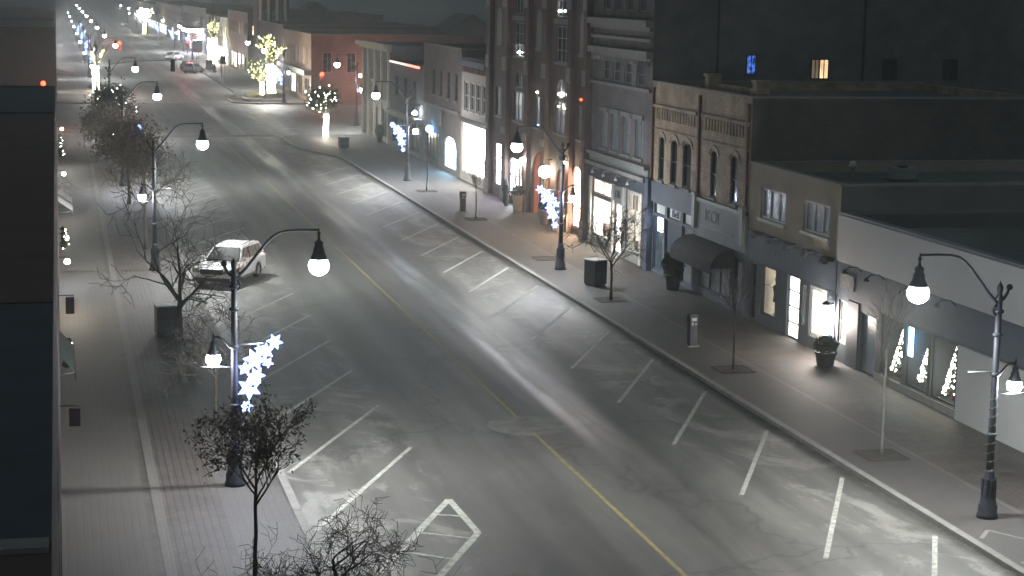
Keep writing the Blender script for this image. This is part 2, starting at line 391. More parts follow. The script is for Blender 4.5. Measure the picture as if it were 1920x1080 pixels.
# ------------------------------------------------------------------ street lamps
def globe_material():
    m = bpy.data.materials.new('lamp_globe_glass'); m.use_nodes = True; nt = m.node_tree; nt.nodes.clear()
    o = nt.nodes.new('ShaderNodeOutputMaterial'); e = nt.nodes.new('ShaderNodeEmission'); t = nt.nodes.new('ShaderNodeBsdfTransparent')
    e.inputs['Color'].default_value = (.82, .87, 1, 1); e.inputs['Strength'].default_value = 60
    mx = nt.nodes.new('ShaderNodeMixShader'); mx.inputs[0].default_value = .3
    nt.links.new(t.outputs[0], mx.inputs[1]); nt.links.new(e.outputs[0], mx.inputs[2]); nt.links.new(mx.outputs[0], o.inputs[0])
    m.cycles.emission_sampling = 'NONE'; return m
M_gl = globe_material()
M_rod = mat('galvanised_rod', (.35, .36, .37), .45, .15, 6, metal=.5)
MAIN_W, PED_W = 1330, 130
def make_lamp():
    t = thing('street_lamp', (0, 0, 0), 'lamp', 'street lamp', 'twin globe street lamps along the main street')
    b = MB(); b.lathe((0, 0, 0), [(.30, 0), (.30, .1), (.27, .14), (.27, .34), (.23, .40), (.20, .7), (.165, 1.15), (.15, 1.2), (.15, 1.3), (.125, 1.36)], 16)
    for k in range(8):
        a = 2*pi*k/8; b.box(-.02, .02, -.03, .03, .42, 1.1, Matrix.Rotation(a, 3, 'Z'), (.19*cos(a), .19*sin(a), 0))
    b.build('lamp_base', M_dark, t)
    p = MB(); p.lathe((0, 0, 1.36), [(.115, 0), (.1, 1.6), (.095, 2.4), (.085, 4.75)], 14)
    for z in (2.3, 4.0, 5.1, 5.75): p.lathe((0, 0, z), [(.1, 0), (.14, .03), (.14, .09), (.1, .12)], 14)
    p.build('pole', M_dark, t)
    q = MB(); q.lathe((0, 0, 6.1), [(.1, 0), (.14, .05), (.1, .1), (.06, .2), (.08, .3), (.09, .36), (.07, .43), (.02, .5), (.005, .56)], 12)
    q.tube([(0, 0, 6.1), (-.12, 0, 6.15), (-.22, 0, 6.3), (-.26, 0, 6.42)], [.05, .045, .04, .035]); q.ball((-.28, 0, 6.47), .09)
    q.build('finial', M_dark, t)
    a = MB()
    a.tube([(0, 0, 6.02), (.12, 0, 6.1), (.35, 0, 6.34), (.62, 0, 6.68), (.9, 0, 7.02), (1.1, 0, 7.22), (1.28, 0, 7.33), (1.5, 0, 7.38), (1.9, 0, 7.40), (2.42, 0, 7.40)], [.06, .05, .045, .042, .04, .04, .038, .036, .034, .034])
    a.tube([(.1, 0, 6.0), (.2, 0, 5.85), (.12, 0, 5.72), (.05, 0, 5.7)], .03)
    a.build('arm', M_dark, t)
    def head(x, z, s, nm):
        h = MB()
        h.lathe((x, 0, z), [(.005, .62*s+.42*s), (.02*s, .62*s+.3*s), (.06*s, .62*s+.24*s), (.03*s, .62*s+.18*s), (.05*s, .66*s), (.1*s, .64*s), (.13*s, .58*s), (.11*s, .5*s), (.15*s, .44*s), (.17*s, .3*s), (.22*s, .2*s), (.25*s, .14*s), (.24*s, .10*s)][::-1], 14)
        o = h.build(nm, M_dark, t)
        gl = MB(); gl.ball((x, 0, z-.08*s), .295*s, 20, 12, .95); gl.build('globe', M_gl, o, world=False)
    head(2.42, 6.44, 1, 'lamp_head')
    w = MB(); w.tube([(0, 0, 3.95), (-.15, 0, 4.08), (-.32, 0, 4.28), (-.45, 0, 4.36), (-.56, 0, 4.36), (-.58, 0, 4.3)], [.04, .035, .03, .03, .03, .03]); w.build('bracket', M_dark, t)
    head(-.6, 3.78, .72, 'pedestrian_lamp')
    rd = MB(); rd.tube([(-.08, 0, 3.48), (-.98, 0, 3.50)], .022); rd.tube([(.08, 0, 4.12), (.82, 0, 4.14)], .02); rd.build('banner_rod', M_rod, t)
    point((2.42, 0, 6.34), MAIN_W*.11, LEDC, .22, t); point((2.42, 0, 6.34), MAIN_W*.89, LEDC, .22, t, 'lamp_light', 160); point((-.6, 0, 3.70), PED_W, LEDC, .15, t, 'pedestrian_light')
    return t
lamp0 = make_lamp(); lamp_used = False
def lamp(x, y, rot, label):
    global lamp_used
    o = lamp0 if not lamp_used else copy_tree(lamp0); lamp_used = True
    o.location = (x, y, .14); o.rotation_euler = (0, 0, rot); o['label'] = label; return o
lamp(4.76, 53.5, 0, 'twin globe street lamp nearest on the left pavement, its arm reaching over the hatched bay')
lamp(4.6, 96, 0, 'twin globe street lamp standing behind the parked white car')
lamp(4.45, 137.3, 0, 'twin globe street lamp rising out of the dense tree on the left pavement')
lamp(4.7, 200-18, 0, 'twin globe street lamp at the left corner before the crossing')
lamp(4.9, 250, 0, 'twin globe street lamp past the crossing on the left, by the trunk in lights')
lamp(24.9, 46.5, pi, 'twin globe street lamp nearest on the right pavement, string lights wound round its shaft')
lamp(25.15, 93.8, pi, 'twin globe street lamp in front of the glowing arched doorway on the right')
lamp(25.4, 139.6, pi, 'twin globe street lamp on the right beside the blue lit doorway')
lamp(30.3, 196.4, R(205), 'street lamp round the right corner, standing by the side street')
lamp(27.3, 236, pi, 'street lamp at the far right corner beside the light wrapped trunk')
lamp(28.4, 268, pi, 'street lamp past the far right corner near the lit column tower')
far_l = ['street lamp on the far left pavement, first beyond the wrapped trunk', 'street lamp on the far left pavement, second beyond the wrapped trunk',
         'street lamp on the far left pavement, third beyond the wrapped trunk', 'street lamp on the far left pavement, fourth beyond the wrapped trunk', 'street lamp far down on the left, last but two in the row', 'street lamp far down on the left, last but one in the row', 'street lamp at the very end of the left row']
for k, l in enumerate(far_l): lamp(4.7, 298+52*k+6*k*k*.4, 0, l)
far_r = ['street lamp on the far right pavement behind the bright wrapped tree', 'street lamp on the far right pavement beside the glowing canopy', 'street lamp on the far right pavement, first past the canopy',
         'street lamp on the far right pavement, second past the canopy', 'street lamp far down on the right, last but two in the row', 'street lamp far down on the right, last but one in the row', 'street lamp at the very end of the right row']
for k, l in enumerate(far_r): lamp(25.3, 318+50*k+2.5*k*k, pi, l)

# ------------------------------------------------------------------ lit snowflake decorations
def star_pts(c, r, n, ang, rin=.52):
    out = []
    for k in range(2*n):
        a = ang+pi*k/n; rr = r if k % 2 == 0 else r*rin
        out.append((c[0]+rr*cos(a), 0, c[1]+rr*sin(a)))
    return out
def make_snow():
    t = thing('snowflake_decoration', (0, 0, 0), 'x', 'light decoration', 'lit snowflake decorations hung on the street lamps')
    fr = MB(); fr.tube([(.12, 0, 2.3), (.2, 0, 2.9), (.45, 0, 3.5), (.85, 0, 4.05), (1.2, 0, 4.3)], .018, 6)
    fr.tube([(.1, 0, 2.7), (.35, 0, 3.1)], .014, 5); fr.tube([(.1, 0, 3.6), (.5, 0, 3.6)], .014, 5); fr.build('frame', M_dark, t)
    spec = [(.33, 2.32, .15, 6), (.42, 2.86, .28, 6), (.62, 3.22, .2, 6), (.3, 3.42, .17, 5), (.58, 3.68, .26, 6), (.88, 3.92, .2, 6), (1.15, 4.18, .19, 6), (.95, 3.58, .13, 5), (.72, 3.98, .12, 6)]
    for k, (x, z, r_, n) in enumerate(spec):
        r_ *= 1.32
        s_ = MB(); s_.prism([(p[0], -.03-.02*(k % 3), p[2]) for p in star_pts((x, z), r_, n, .5*k)], (0, .05, 0))
        s_.build('star', M_star, t)
    point((.62, -.35, 3.4), 45, (.5, .58, 1), .3, t, 'star_lights'); return t
snow0 = make_snow(); snow_used = False
def snow(x, y, rot, label):
    global snow_used
    o = snow0 if not snow_used else copy_tree(snow0); snow_used = True
    o.location = (x, y, .14); o.rotation_euler = (0, 0, rot); o['label'] = label
snow(4.76, 53.5, 0, 'blue white cluster of lit snowflakes on the nearest left lamp post')
snow(4.45, 137.3, 0, 'lit blue snowflakes half hidden in the dense tree on the left')
snow(25.15, 93.8, pi, 'lit snowflakes on the right lamp post before the glowing arched doorway')
snow(25.4, 139.6, pi, 'lit snowflakes on the right lamp post beside the blue lit doorway')
snow(27.3, 236, pi, 'lit snowflakes left of the small light wound tree at the far corner')
for k, l in enumerate(['lit snowflakes on the first lamp post of the far left row', 'lit snowflakes on the second lamp post of the far left row', 'lit snowflakes on the third lamp post of the far left row', 'lit snowflakes on the fourth lamp post of the far left row']):
    snow(4.7, 298+52*k+6*k*k*.4, 0, l)
for k, l in enumerate(['lit snowflakes behind the bright wrapped tree far down on the right', 'lit snowflakes by the glowing canopy far down on the right', 'lit snowflakes on the first lamp past the canopy', 'lit snowflakes on the second lamp past the canopy', 'lit snowflakes furthest down the right row']):
    snow(25.3, 318+50*k+2.5*k*k, pi, l)

# ------------------------------------------------------------------ trees
def grow(rng, p, d, L, r, depth, out, spread=.6, up=.12, minr=.009, kids=(2, 3)):
    n = max(3, int(L/.16)); pts = [p.copy()]; rr = [r]; q = p.copy(); dd = d.copy()
    for k in range(n):
        dd = (dd + Vector((rng.uniform(-1, 1), rng.uniform(-1, 1), rng.uniform(-1, 1)))*.12 + Vector((0, 0, up*.35))).normalized()
        q = q + dd*(L/n); pts.append(q.copy()); rr.append(max(minr*.8, r*(1-.5*(k+1)/n)))
    out.append((pts, rr, depth))
    if depth == 0: return
    m = rng.randint(*kids)+ (1 if depth > 2 else 0)
    for k in range(m):
        t_ = rng.uniform(.35, 1) if k else 1
        i = min(len(pts)-1, max(1, int(t_*n)))
        a = rng.uniform(0, 2*pi); u = dd.orthogonal().normalized(); u.rotate(Matrix.Rotation(a, 3, dd))
        nd = (dd*(1-spread*.5)+u*spread*rng.uniform(.6, 1.2)+Vector((0, 0, up))).normalized()
        grow(rng, pts[i], nd, L*rng.uniform(.6, .82), max(minr, rr[i]*.68), depth-1, out, spread, up, minr, kids)
def leafmesh(rng, segs, count, size, jitter, mind=0):
    m = MB(); cand = [s for s in segs if s[2] <= mind+1]
    for _ in range(count):
        s = rng.choice(cand); p = rng.choice(s[0]) + Vector((rng.gauss(0, jitter), rng.gauss(0, jitter), rng.gauss(0, jitter)))
        u = Vector((rng.uniform(-1, 1), rng.uniform(-1, 1), rng.uniform(-1, 1))).normalized(); w = u.orthogonal().normalized()
        a = size*rng.uniform(.6, 1.3); m.quad(tuple(p-u*a), tuple(p-w*a*.6), tuple(p+u*a), tuple(p+w*a*.6))
    return m
def bead(m, p, s):
    x, y, z = p; i = len(m.v)
    m.v += [(x-s, y, z), (x+s, y, z), (x, y-s, z), (x, y+s, z), (x, y, z-s), (x, y, z+s)]
    for f_ in ((0,2,5),(2,1,5),(1,3,5),(3,0,5),(2,0,4),(1,2,4),(3,1,4),(0,3,4)): m.f.append(tuple(i+k for k in f_)); m.sm.append(False)
M_bead = glow('fairy_light', (1, .93, .72), 12); M_beadg = glow('fairy_light_yellow', (.9, .9, .3), 5)
M_leafb = mat('dry_leaf', (.15, .105, .085), .9, .4, 3); M_leafd = mat('evergreen_leaf', (.022, .032, .022), .85, .4, 3)
def tree(x, y, seed, th, L, r, depth, label, spread=.6, up=.12, kids=(2, 3), main=3, leaves=None, lights=None, wrap=None, group='bare street trees', z=.14, grate=True, lean=(0, 0), minr=.009, name='bare_tree', barkm=None):
    rng = random.Random(seed)
    t = thing(name, (x, y, z), label, 'tree', group)
    tr = MB(); pts = [Vector((x, y, z-.02))]; rr = [r*1.25]; n = max(3, int(th/.5))
    for k in range(1, n+1):
        pts.append(Vector((x+lean[0]*k/n+rng.gauss(0, .02), y+lean[1]*k/n+rng.gauss(0, .02), z+th*k/n))); rr.append(r*(1-.25*k/n))
    tr.tube(pts, rr, 9); tr.build('trunk', barkm or M_bark, t)
    segs = []
    a0 = rng.uniform(0, 6)
    for k in range(main):
        a = a0+2*pi*k/main+rng.uniform(-.4, .4)
        d = Vector((cos(a)*spread, sin(a)*spread, .75)).normalized()
        grow(rng, pts[-1]-Vector((0, 0, .12*k)), d, L*rng.uniform(.85, 1.15), r*.55, depth, segs, spread, up, minr, kids)
    grow(rng, pts[-1], Vector((rng.uniform(-.2, .2), rng.uniform(-.2, .2), 1)).normalized(), L, r*.6, depth, segs, spread, up, minr, kids)
    b = MB()
    for p, q, dep in segs: b.tube(p, q, 6 if dep > 2 else (4 if dep > 0 else 3), caps=False)
    b.build('branches', M_twig, t)
    if leaves:
        lm = leafmesh(rng, segs, leaves[0], leaves[1], leaves[2], leaves[4] if len(leaves) > 4 else 0); lm.build('leaves', leaves[3], t)
    if lights:
        lm = MB(); n_, s_, jit, mm, dmin = lights
        cand = [s for s in segs if s[2] >= dmin]
        for _ in range(n_):
            s = rng.choice(cand); i = rng.randrange(len(s[0])-1); p = s[0][i].lerp(s[0][i+1], rng.random())+Vector((rng.gauss(0, jit), rng.gauss(0, jit), rng.gauss(0, jit)))
            bead(lm, p, s_*rng.uniform(.6, 1.3))
        o = lm.build('string_lights', mm, t); o['kind'] = 'stuff'
    if wrap:
        wm = MB(); n_, s_, z1, mm = wrap
        for _ in range(n_):
            a = rng.uniform(0, 2*pi); zz = rng.uniform(.15, z1); rad = r*1.15+.02
            k = min(n-1, int(zz/th*n)); q = pts[k].lerp(pts[k+1], min(1, zz/th*n-k)) if zz < th else pts[-1]
            bead(wm, (q.x+rad*cos(a), q.y+rad*sin(a), z+zz), s_)
        o = wm.build('trunk_lights', mm, t); o['kind'] = 'stuff'
    return t
def grate(x, y, s=.75):
    t = thing('tree_grate', (x, y, .14), 'g', 'tree grate', 'iron grates round the pavement trees')
    m = MB(); m.box(x-s, x+s, y-s, y+s, .147, .155)
    m.build('soil_bed', mat('tree_pit_soil', (.035, .03, .026), .95, .4, 5), t)
    fr = MB()
    for a, b, c, d in ((x-s, x+s, y-s-.05, y-s), (x-s, x+s, y+s, y+s+.05), (x-s-.05, x-s, y-s-.05, y+s+.05), (x+s, x+s+.05, y-s-.05, y+s+.05)): fr.box(a, b, c, d, .144, .17)
    for k in range(-3, 4):
        if k: fr.box(x+k*s/4-.02, x+k*s/4+.02, y-s, y+s, .156, .166)
    fr.build('grate_frame', mat('rusted_iron', (.055, .045, .038), .8, .3, 7, metal=.3), t); return t
# left pavement, near to far
tree(5.55, 37.8, 11, 1.2, 1.3, .10, 5, 'bare tree at the bottom edge of the photo, branches over the hatched bay', spread=1.0, up=.02, main=6, minr=.0065)
tree(4.45, 44.7, 24, 2.3, 1.0, .055, 4, 'slender tree with clinging brown leaves in front of the nearest left lamp post', spread=.7, up=.1, main=5, leaves=(1500, .05, .10, M_leafb, 0), minr=.008)
tree(4.85, 61.5, 5, 2.0, 1.2, .07, 4, 'small bare tree behind the nearest left lamp post', spread=.9, up=.06, main=5, minr=.01)
tree(4.6, 76.0, 31, 1.9, 2.0, .12, 4, 'wide spreading bare tree between the grey bin and the white car', spread=1.0, up=.04, main=5, kids=(1, 3), minr=.012)
tree(4.5, 104, 41, 2.6, 1.6, .11, 4, 'bare tree on the left, just behind the lamp beyond the white car', spread=.8, up=.08, main=4, minr=.015)
tree(4.4, 126, 43, 2.6, 1.3, .12, 4, 'large dark tree still holding its leaves round the half hidden snowflakes', spread=.85, up=.1, main=6, leaves=(5200, .12, .35, M_leafb, 1), minr=.018)
tree(3.9, 147, 47, 2.5, 1.25, .12, 4, 'dark leafy tree behind the half hidden snowflakes on the left', spread=.85, up=.1, main=5, leaves=(4200, .12, .35, M_leafb, 1), minr=.018)
tree(4.6, 170, 53, 2.4, 1.35, .13, 4, 'dark leafy tree sprinkled with white lights before the crossing', spread=.8, up=.12, main=6, leaves=(4200, .13, .35, M_leafd, 1), lights=(70, .035, .35, M_bead, 0), minr=.02)
# right pavement
tree(25.0, 83.98, 62, 1.9, 1.35, .07, 4, 'small bare tree in front of the lit display window numbered 136', spread=.75, up=.1, main=5, minr=.013)
tree(25.4, 115.5, 67, 2.1, .55, .045, 3, 'little tree with a few leaves before the brightest shop front', spread=.5, up=.25, main=3, leaves=(70, .06, .07, M_leafb), minr=.011)
tree(25.45, 132.1, 71, 2.6, .5, .04, 2, 'thin sapling between the second and third right lamp posts', spread=.5, up=.2, main=3, minr=.012)
tree(25.03, 67.35, 73, 2.6, .7, .045, 3, 'thin pale sapling behind the ticket machine on the right pavement', spread=.7, up=.12, main=4, minr=.008)
M_pbark = mat('pale_bark', (.13, .12, .11), .85, .2, 8)
tree(24.96, 53.65, 79, 3.4, .9, .05, 3, 'pale slim tree in front of the windows with the sparkling trees', spread=.55, up=.22, main=4, minr=.008, barkm=M_pbark)
for x, y in ((25.0, 83.98), (25.4, 115.5), (25.45, 132.1), (25.03, 67.35), (24.96, 53.65), (25.43, 97.7), (4.85, 61.5), (4.6, 76)):
    g_ = grate(x, y, .62)
LAB = ['before the lit display window', 'before the brightest shop front', 'at the thin sapling by the third lamp', 'behind the ticket machine', 'at the pale slim tree', 'bare of any tree beside the second right lamp', 'behind the nearest left lamp', 'under the wide spreading tree']
for o, l in zip([o for o in COL.objects if o.get('category') == 'tree grate'], LAB): o['label'] = 'square iron tree grate '+l
# light wrapped trees at and beyond the crossing
tree(24.8, 179.8, 83, 2.4, 1.15, .16, 3, 'small conical tree wound with white lights on the near corner of the crossing', spread=.55, up=.1, main=5, leaves=(3200, .11, .28, M_leafd, 1), lights=(75, .05, .3, M_bead, 0), wrap=(420, .05, 2.3, M_bead), minr=.02, name='lit_tree', group='trees wound with lights')
tree(25.0, 240, 89, 2.3, 1.2, .16, 3, 'small light wound tree on the far corner planting bed, left of the thick trunk', spread=.8, up=.1, main=5, leaves=(900, .1, .25, M_leafd, 1), lights=(130, .05, .3, M_beadg, 0), wrap=(420, .05, 2.2, M_bead), z=.3, minr=.02, name='lit_tree', group='trees wound with lights')
tree(26.6, 243, 97, 4.4, 2.0, .38, 3, 'thick trunk wrapped in white lights on the far corner planting bed', spread=.8, up=.2, main=4, lights=(230, .055, .12, M_beadg, 1), wrap=(1700, .07, 4.2, M_bead), z=.3, minr=.03, name='lit_tree', group='trees wound with lights', lean=(-.3, 0))
tree(27.7, 352, 101, 4.6, 3.0, .62, 2, 'dazzling wrapped trunk with bare lit limbs far down on the right', spread=.6, up=.3, main=3, lights=(520, .1, .08, M_beadg, 2), wrap=(2200, .12, 4.6, M_bead), minr=.05, name='lit_tree', group='trees wound with lights')
tree(5.0, 262, 103, 3.2, 2.4, .3, 2, 'trunk with lit spreading limbs just past the crossing on the left', spread=.8, up=.25, main=3, lights=(420, .06, .05, M_beadg, 2), wrap=(500, .08, 3.2, M_bead), minr=.04, name='lit_tree', group='trees wound with lights')
tree(24.6, 560, 107, 3, 2.0, .3, 3, 'distant lit tree before the far right parking', spread=.8, up=.2, main=4, lights=(200, .16, .2, M_bead, 0), wrap=(300, .12, 3, M_beadg), minr=.05, name='lit_tree', group='trees wound with lights')
for x, y, w in ((25.0, 238.5, 120), (26.6, 241.5, 140), (27.7, 349, 260), (24.8, 178.8, 90), (5, 260, 90)):
    tl = [o for o in COL.objects if o.get('group') == 'trees wound with lights' and abs(o.location.x-x) < 1.5 and abs(o.location.y-y) < 4]
    point((0, -1.0, 2.2), w, (1, .88, .7), .5, tl[0] if tl else None, 'string_glow')

# ------------------------------------------------------------------ buildings
def arc_fill(mb, X, a, b, zt, rise, n=8):
    """fills the corners above a segmental arch inside the hole top"""
    c = (a+b)/2; w = (b-a)/2
    pts = [(a+(b-a)*k/n) for k in range(n+1)]
    zz = [zt-rise+rise*math.sqrt(max(0, 1-((y-c)/w)**2)) for y in pts]
    for k in range(n): mb.quad((X, pts[k], zz[k]), (X, pts[k+1], zz[k+1]), (X, pts[k+1], zt), (X, pts[k], zt)); mb.quad((X, pts[k], zz[k]), (X, pts[k+1], zz[k+1]), (X+.16, pts[k+1], zz[k+1]), (X+.16, pts[k], zz[k]))
def facade(mb, X, y0, y1, z0, z1, holes, dep=.16, sg=1):
    ys = sorted({y0, y1, *[h[0] for h in holes], *[h[1] for h in holes]}); zs = sorted({z0, z1, *[h[2] for h in holes], *[h[3] for h in holes]})
    ys = [v for v in ys if y0 <= v <= y1]; zs = [v for v in zs if z0 <= v <= z1]
    for a, b in zip(ys, ys[1:]):
        for c, d in zip(zs, zs[1:]):
            cy, cz = (a+b)/2, (c+d)/2
            if any(h[0] < cy < h[1] and h[2] < cz < h[3] for h in holes): continue
            mb.quad((X, a, c), (X, b, c), (X, b, d), (X, a, d))
    for h in holes:
        a, b, c, d = h[:4]; q = X+sg*dep
        mb.quad((X, a, c), (q, a, c), (q, a, d), (X, a, d)); mb.quad((X, b, c), (q, b, c), (q, b, d), (X, b, d))
        mb.quad((X, a, c), (X, b, c), (q, b, c), (q, a, c)); mb.quad((X, a, d), (X, b, d), (q, b, d), (q, a, d))
        if len(h) > 4 and h[4]: arc_fill(mb, X, a, b, d, h[4])
def window(t, X, a, b, c, d, pane=None, frame=None, nv=1, nh=1, sill=None, name='window', fw=.07, sg=1, arch=0):
    f_ = MB(); x0, x1 = (X+.07, X+.14) if sg > 0 else (X-.14, X-.07)
    f_.box(x0, x1, a, b, c, c+fw); f_.box(x0, x1, a, b, d-fw, d); f_.box(x0, x1, a, a+fw, c+fw, d-fw); f_.box(x0, x1, b-fw, b, c+fw, d-fw)
    for k in range(1, nv+1):
        if k <= nv-1:
            y = a+(b-a)*k/nv; f_.box(x0+.005, x1-.005, y-fw/2, y+fw/2, c+fw, d-fw)
    for k in range(1, nh):
        z = c+(d-c)*k/nh; f_.box(x0+.01, x1-.01, a+fw, b-fw, z-fw*.4, z+fw*.4)
    o = f_.build(name, frame or M_white, t)
    p = MB(); xp = X+.125 if sg > 0 else X-.125
    p.quad((xp, a+.01, c+.01), (xp, b-.01, c+.01), (xp, b-.01, d-.01), (xp, a+.01, d-.01)); 
    if pane is not None: p.build('pane', pane, o)
    if sill is not None:
        s_ = MB(); s_.box(min(X-.1*sg, X+.06*sg), max(X-.1*sg, X+.06*sg), a-.1, b+.1, c-.14, c-.003); s_.build('sill', sill, o)
    return o
def shell(t, X, y0, y1, zt, wallm, holes, depth=22, roofm=None, par=.4, coping=None, zb=-.1, sg=1, flat=False, low=None, side=None):
    m = MB(); y0 += .015; y1 -= .015; XB = X+sg*depth
    if low:
        facade(m, X, y0, y1, low[0], zt, [h for h in holes if h[2] > low[0]], sg=sg)
        lm = MB(); facade(lm, X, y0, y1, zb, low[0], [h for h in holes if h[2] < low[0]], sg=sg); lm.build('shopfront', low[1], t)
    else: facade(m, X, y0, y1, zb, zt, holes, sg=sg)
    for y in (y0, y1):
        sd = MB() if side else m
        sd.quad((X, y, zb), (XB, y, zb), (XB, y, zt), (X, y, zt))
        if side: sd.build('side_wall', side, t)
    m.quad((XB, y0, zb), (XB, y1, zb), (XB, y1, zt), (XB, y0, zt))
    w = .28 if not flat else 0
    Xi, XBi = X+sg*w, XB-sg*w
    if flat: par = 0
    for (a, b, c, d) in (((X, y0), (XB, y0), (XBi, y0+w), (Xi, y0+w)), ((X, y1), (XB, y1), (XBi, y1-w), (Xi, y1-w)), ((X, y0), (X, y1), (Xi, y1-w), (Xi, y0+w)), ((XB, y0), (XB, y1), (XBi, y1-w), (XBi, y0+w))) if not flat else ():
        m.quad((*a, zt), (*b, zt), (*c, zt), (*d, zt)); m.quad((*d, zt), (*c, zt), (*c, zt-par), (*d, zt-par))
    m.build('wall', wallm, t)
    r_ = MB(); r_.quad((Xi, y0+w, zt-par), (XBi, y0+w, zt-par), (XBi, y1-w, zt-par), (Xi, y1-w, zt-par)); r_.build('roof', roofm or M_roof, t)
    if coping:
        c_ = MB(); e = .05
        for a, b, c, d in ((min(X-sg*e, X+sg*(w+.02)), max(X-sg*e, X+sg*(w+.02)), y0, y1), (min(X+sg*(w+.02), XB), max(X+sg*(w+.02), XB), y0, y0+w+.02), (min(X+sg*(w+.02), XB), max(X+sg*(w+.02), XB), y1-w-.02, y1)):
            c_.box(a, b, c, d, zt+.003, zt+.09)
        c_.build('coping', coping, t)
    return t
def band(t, X, y0, y1, z0, z1, proj, m, name='band', bev=0):
    b = MB(); b.box(X-proj, X-.002, y0+.02, y1-.02, z0, z1); return b.build(name, m, t)
def interior(t, X, a, b, c, d, back, dep=1.6, wallm=None, goods=(), floor=True, name='shop_interior'):
    wallm = wallm or mat('shop_wall', (.6, .58, .54), .8)
    m = MB(); x1 = X+dep; x0 = X+.17
    m.quad((x0, a, c), (x1, a, c), (x1, a, d), (x0, a, d)); m.quad((x0, b, c), (x1, b, c), (x1, b, d), (x0, b, d))
    m.quad((x0, a, c), (x1, a, c), (x1, b, c), (x0, b, c)); m.quad((x0, a, d), (x1, a, d), (x1, b, d), (x0, b, d))
    o = m.build(name, wallm, t)
    k = MB(); k.quad((x1-.01, a, c), (x1-.01, b, c), (x1-.01, b, d), (x1-.01, a, d)); k.build('lit_back_wall', back, o)
    if goods:
        gm = MB(); rng = random.Random(int(a*10))
        for (y, w, h, kind) in goods:
            if kind == 'b': gm.box(X+.5, X+.9, y-w/2, y+w/2, c+.002, c+h)
            elif kind == 'm': gm.lathe((X+.6, y, c), [(.18, 0), (.05, .03), (.04, .5), (w*.45, .55), (w*.35, .9), (w*.5, 1.2), (w*.15, 1.35), (.09, 1.4), (.11, 1.55), (.05, 1.65)], 10)
            elif kind == 'p': gm.box(X+.35, X+.4, y-w/2, y+w/2, d-h-.3, d-.3)
        gm.build('display_goods', mat('display_goods', (.10, .07, .06), .7, .5, 4), o)
    return o

BR5 = brick('dark_red_brick', (.105, .055, .046), (.08, .045, .04), (.10, .088, .082))
BR3 = brick('buff_brick', (.34, .26, .175), (.25, .185, .125), (.2, .175, .15), bw=.36, bh=.13, stain=.5, msize=.016)
BR4 = brick('grey_brown_brick', (.12, .108, .106), (.10, .09, .088), (.14, .13, .125))
BR7 = brick('brown_brick', (.15, .10, .085), (.12, .085, .07), (.14, .12, .11))
BRO = brick('orange_brick', (.20, .10, .06), (.16, .085, .052), (.2, .15, .12))
BRC = mat('cream_stucco', (.36, .33, .29), .85, .12, 1.2)
M_beige = mat('beige_stucco', (.26, .225, .175), .9, .1, .8)
M_bandw = mat('pale_panel', (.42, .43, .42), .7, .06, .4)
M_fasc = mat('slate_blue_fascia', (.06, .074, .10), .7, .12, 1)
M_fasd = mat('dark_fascia', (.032, .04, .05), .7, .15, 1)
M_stone = mat('pale_stone', (.22, .212, .195), .85, .16, 2.5)
M_navy = mat('navy_paint', (.045, .06, .095), .55, .15, 2)
M_grn = mat('grey_green_frame', (.20, .22, .215), .6, .1, 3)
FXr = (R(90), 0, R(-90))   # lettering facing the street

# --- white fronted single-storey shop (nearest on the right)
t = thing('shop_building', (FX, 57, 0), 'single storey shop with a wide pale upper band and dark fascia, nearest on the right', 'building')
H1 = [(58.35, 60.25, .45, 2.7), (60.55, 62.3, .45, 2.7), (62.6, 64.5, .45, 2.7), (64.95, 66.35, .14, 2.45), (67.7, 68.5, .9, 2.6)]
shell(t, FX, 38, 68.68, 5.95, M_fasd, H1, depth=24, coping=mat('metal_coping', (.11, .12, .13), .5, .1, 1, metal=.3), par=.55)
band(t, FX, 38, 68.68, 4.12, 5.93, .10, M_bandw, 'pale_band'); band(t, FX, 38, 68.68, 2.8, 4.10, .06, M_fasc, 'fascia')
band(t, FX, 38, 58.05, .12, 2.72, .12, M_bandw, 'pale_lower_wall')
band(t, FX, 66.5, 67.6, .12, 2.72, .05, M_dark, 'pier'); band(t, FX, 58.08, 64.9, .12, .42, .06, M_stone, 'plinth')
for a, b, c, d in H1[:3]:
    window(t, FX, a, b, c, d, None, M_dark, 1, 1); interior(t, FX, a, b, c, d, mat('dim_shop_wall', (.03, .035, .045), .9, .3, 1), dep=2.2, wallm=mat('dim_shop_wall', (.03, .035, .045), .9, .3, 1))
dr = window(t, FX, *H1[3], mat('blue_door_glass', (.10, .15, .20), .3, .3, 2), M_dark, 1, 1, name='door')
window(t, FX, *H1[4], mat('cream_blind', (.4, .36, .3), .8, .2), M_white, 1, 2)
b = MB(); b.box(FX-.12, FX-.07, 66.9, 68.2, 3.15, 3.72); b.build('sign_panel', mat('faded_sign', (.16, .16, .155), .7, .5, 7), t)
for k, y in enumerate((64.2, 66.2, 61.2, 58.4)):
    b = MB(); b.tube([(FX-.1, y, 4.02), (FX-.3, y, 4.2), (FX-.62, y, 4.22), (FX-.8, y, 4.1)], .022, 6); b.lathe((FX-.82, y, 3.98), [(.11, 0), (.09, .06), (.03, .14)], 10); b.build('gooseneck_lamp', M_dark, t)
sc_ = MB(); sc_.box(FX+.06, FX+.09, 61.9, 62.25, 1.55, 2.6)
sc_.build('window_screen', M_cool, t)
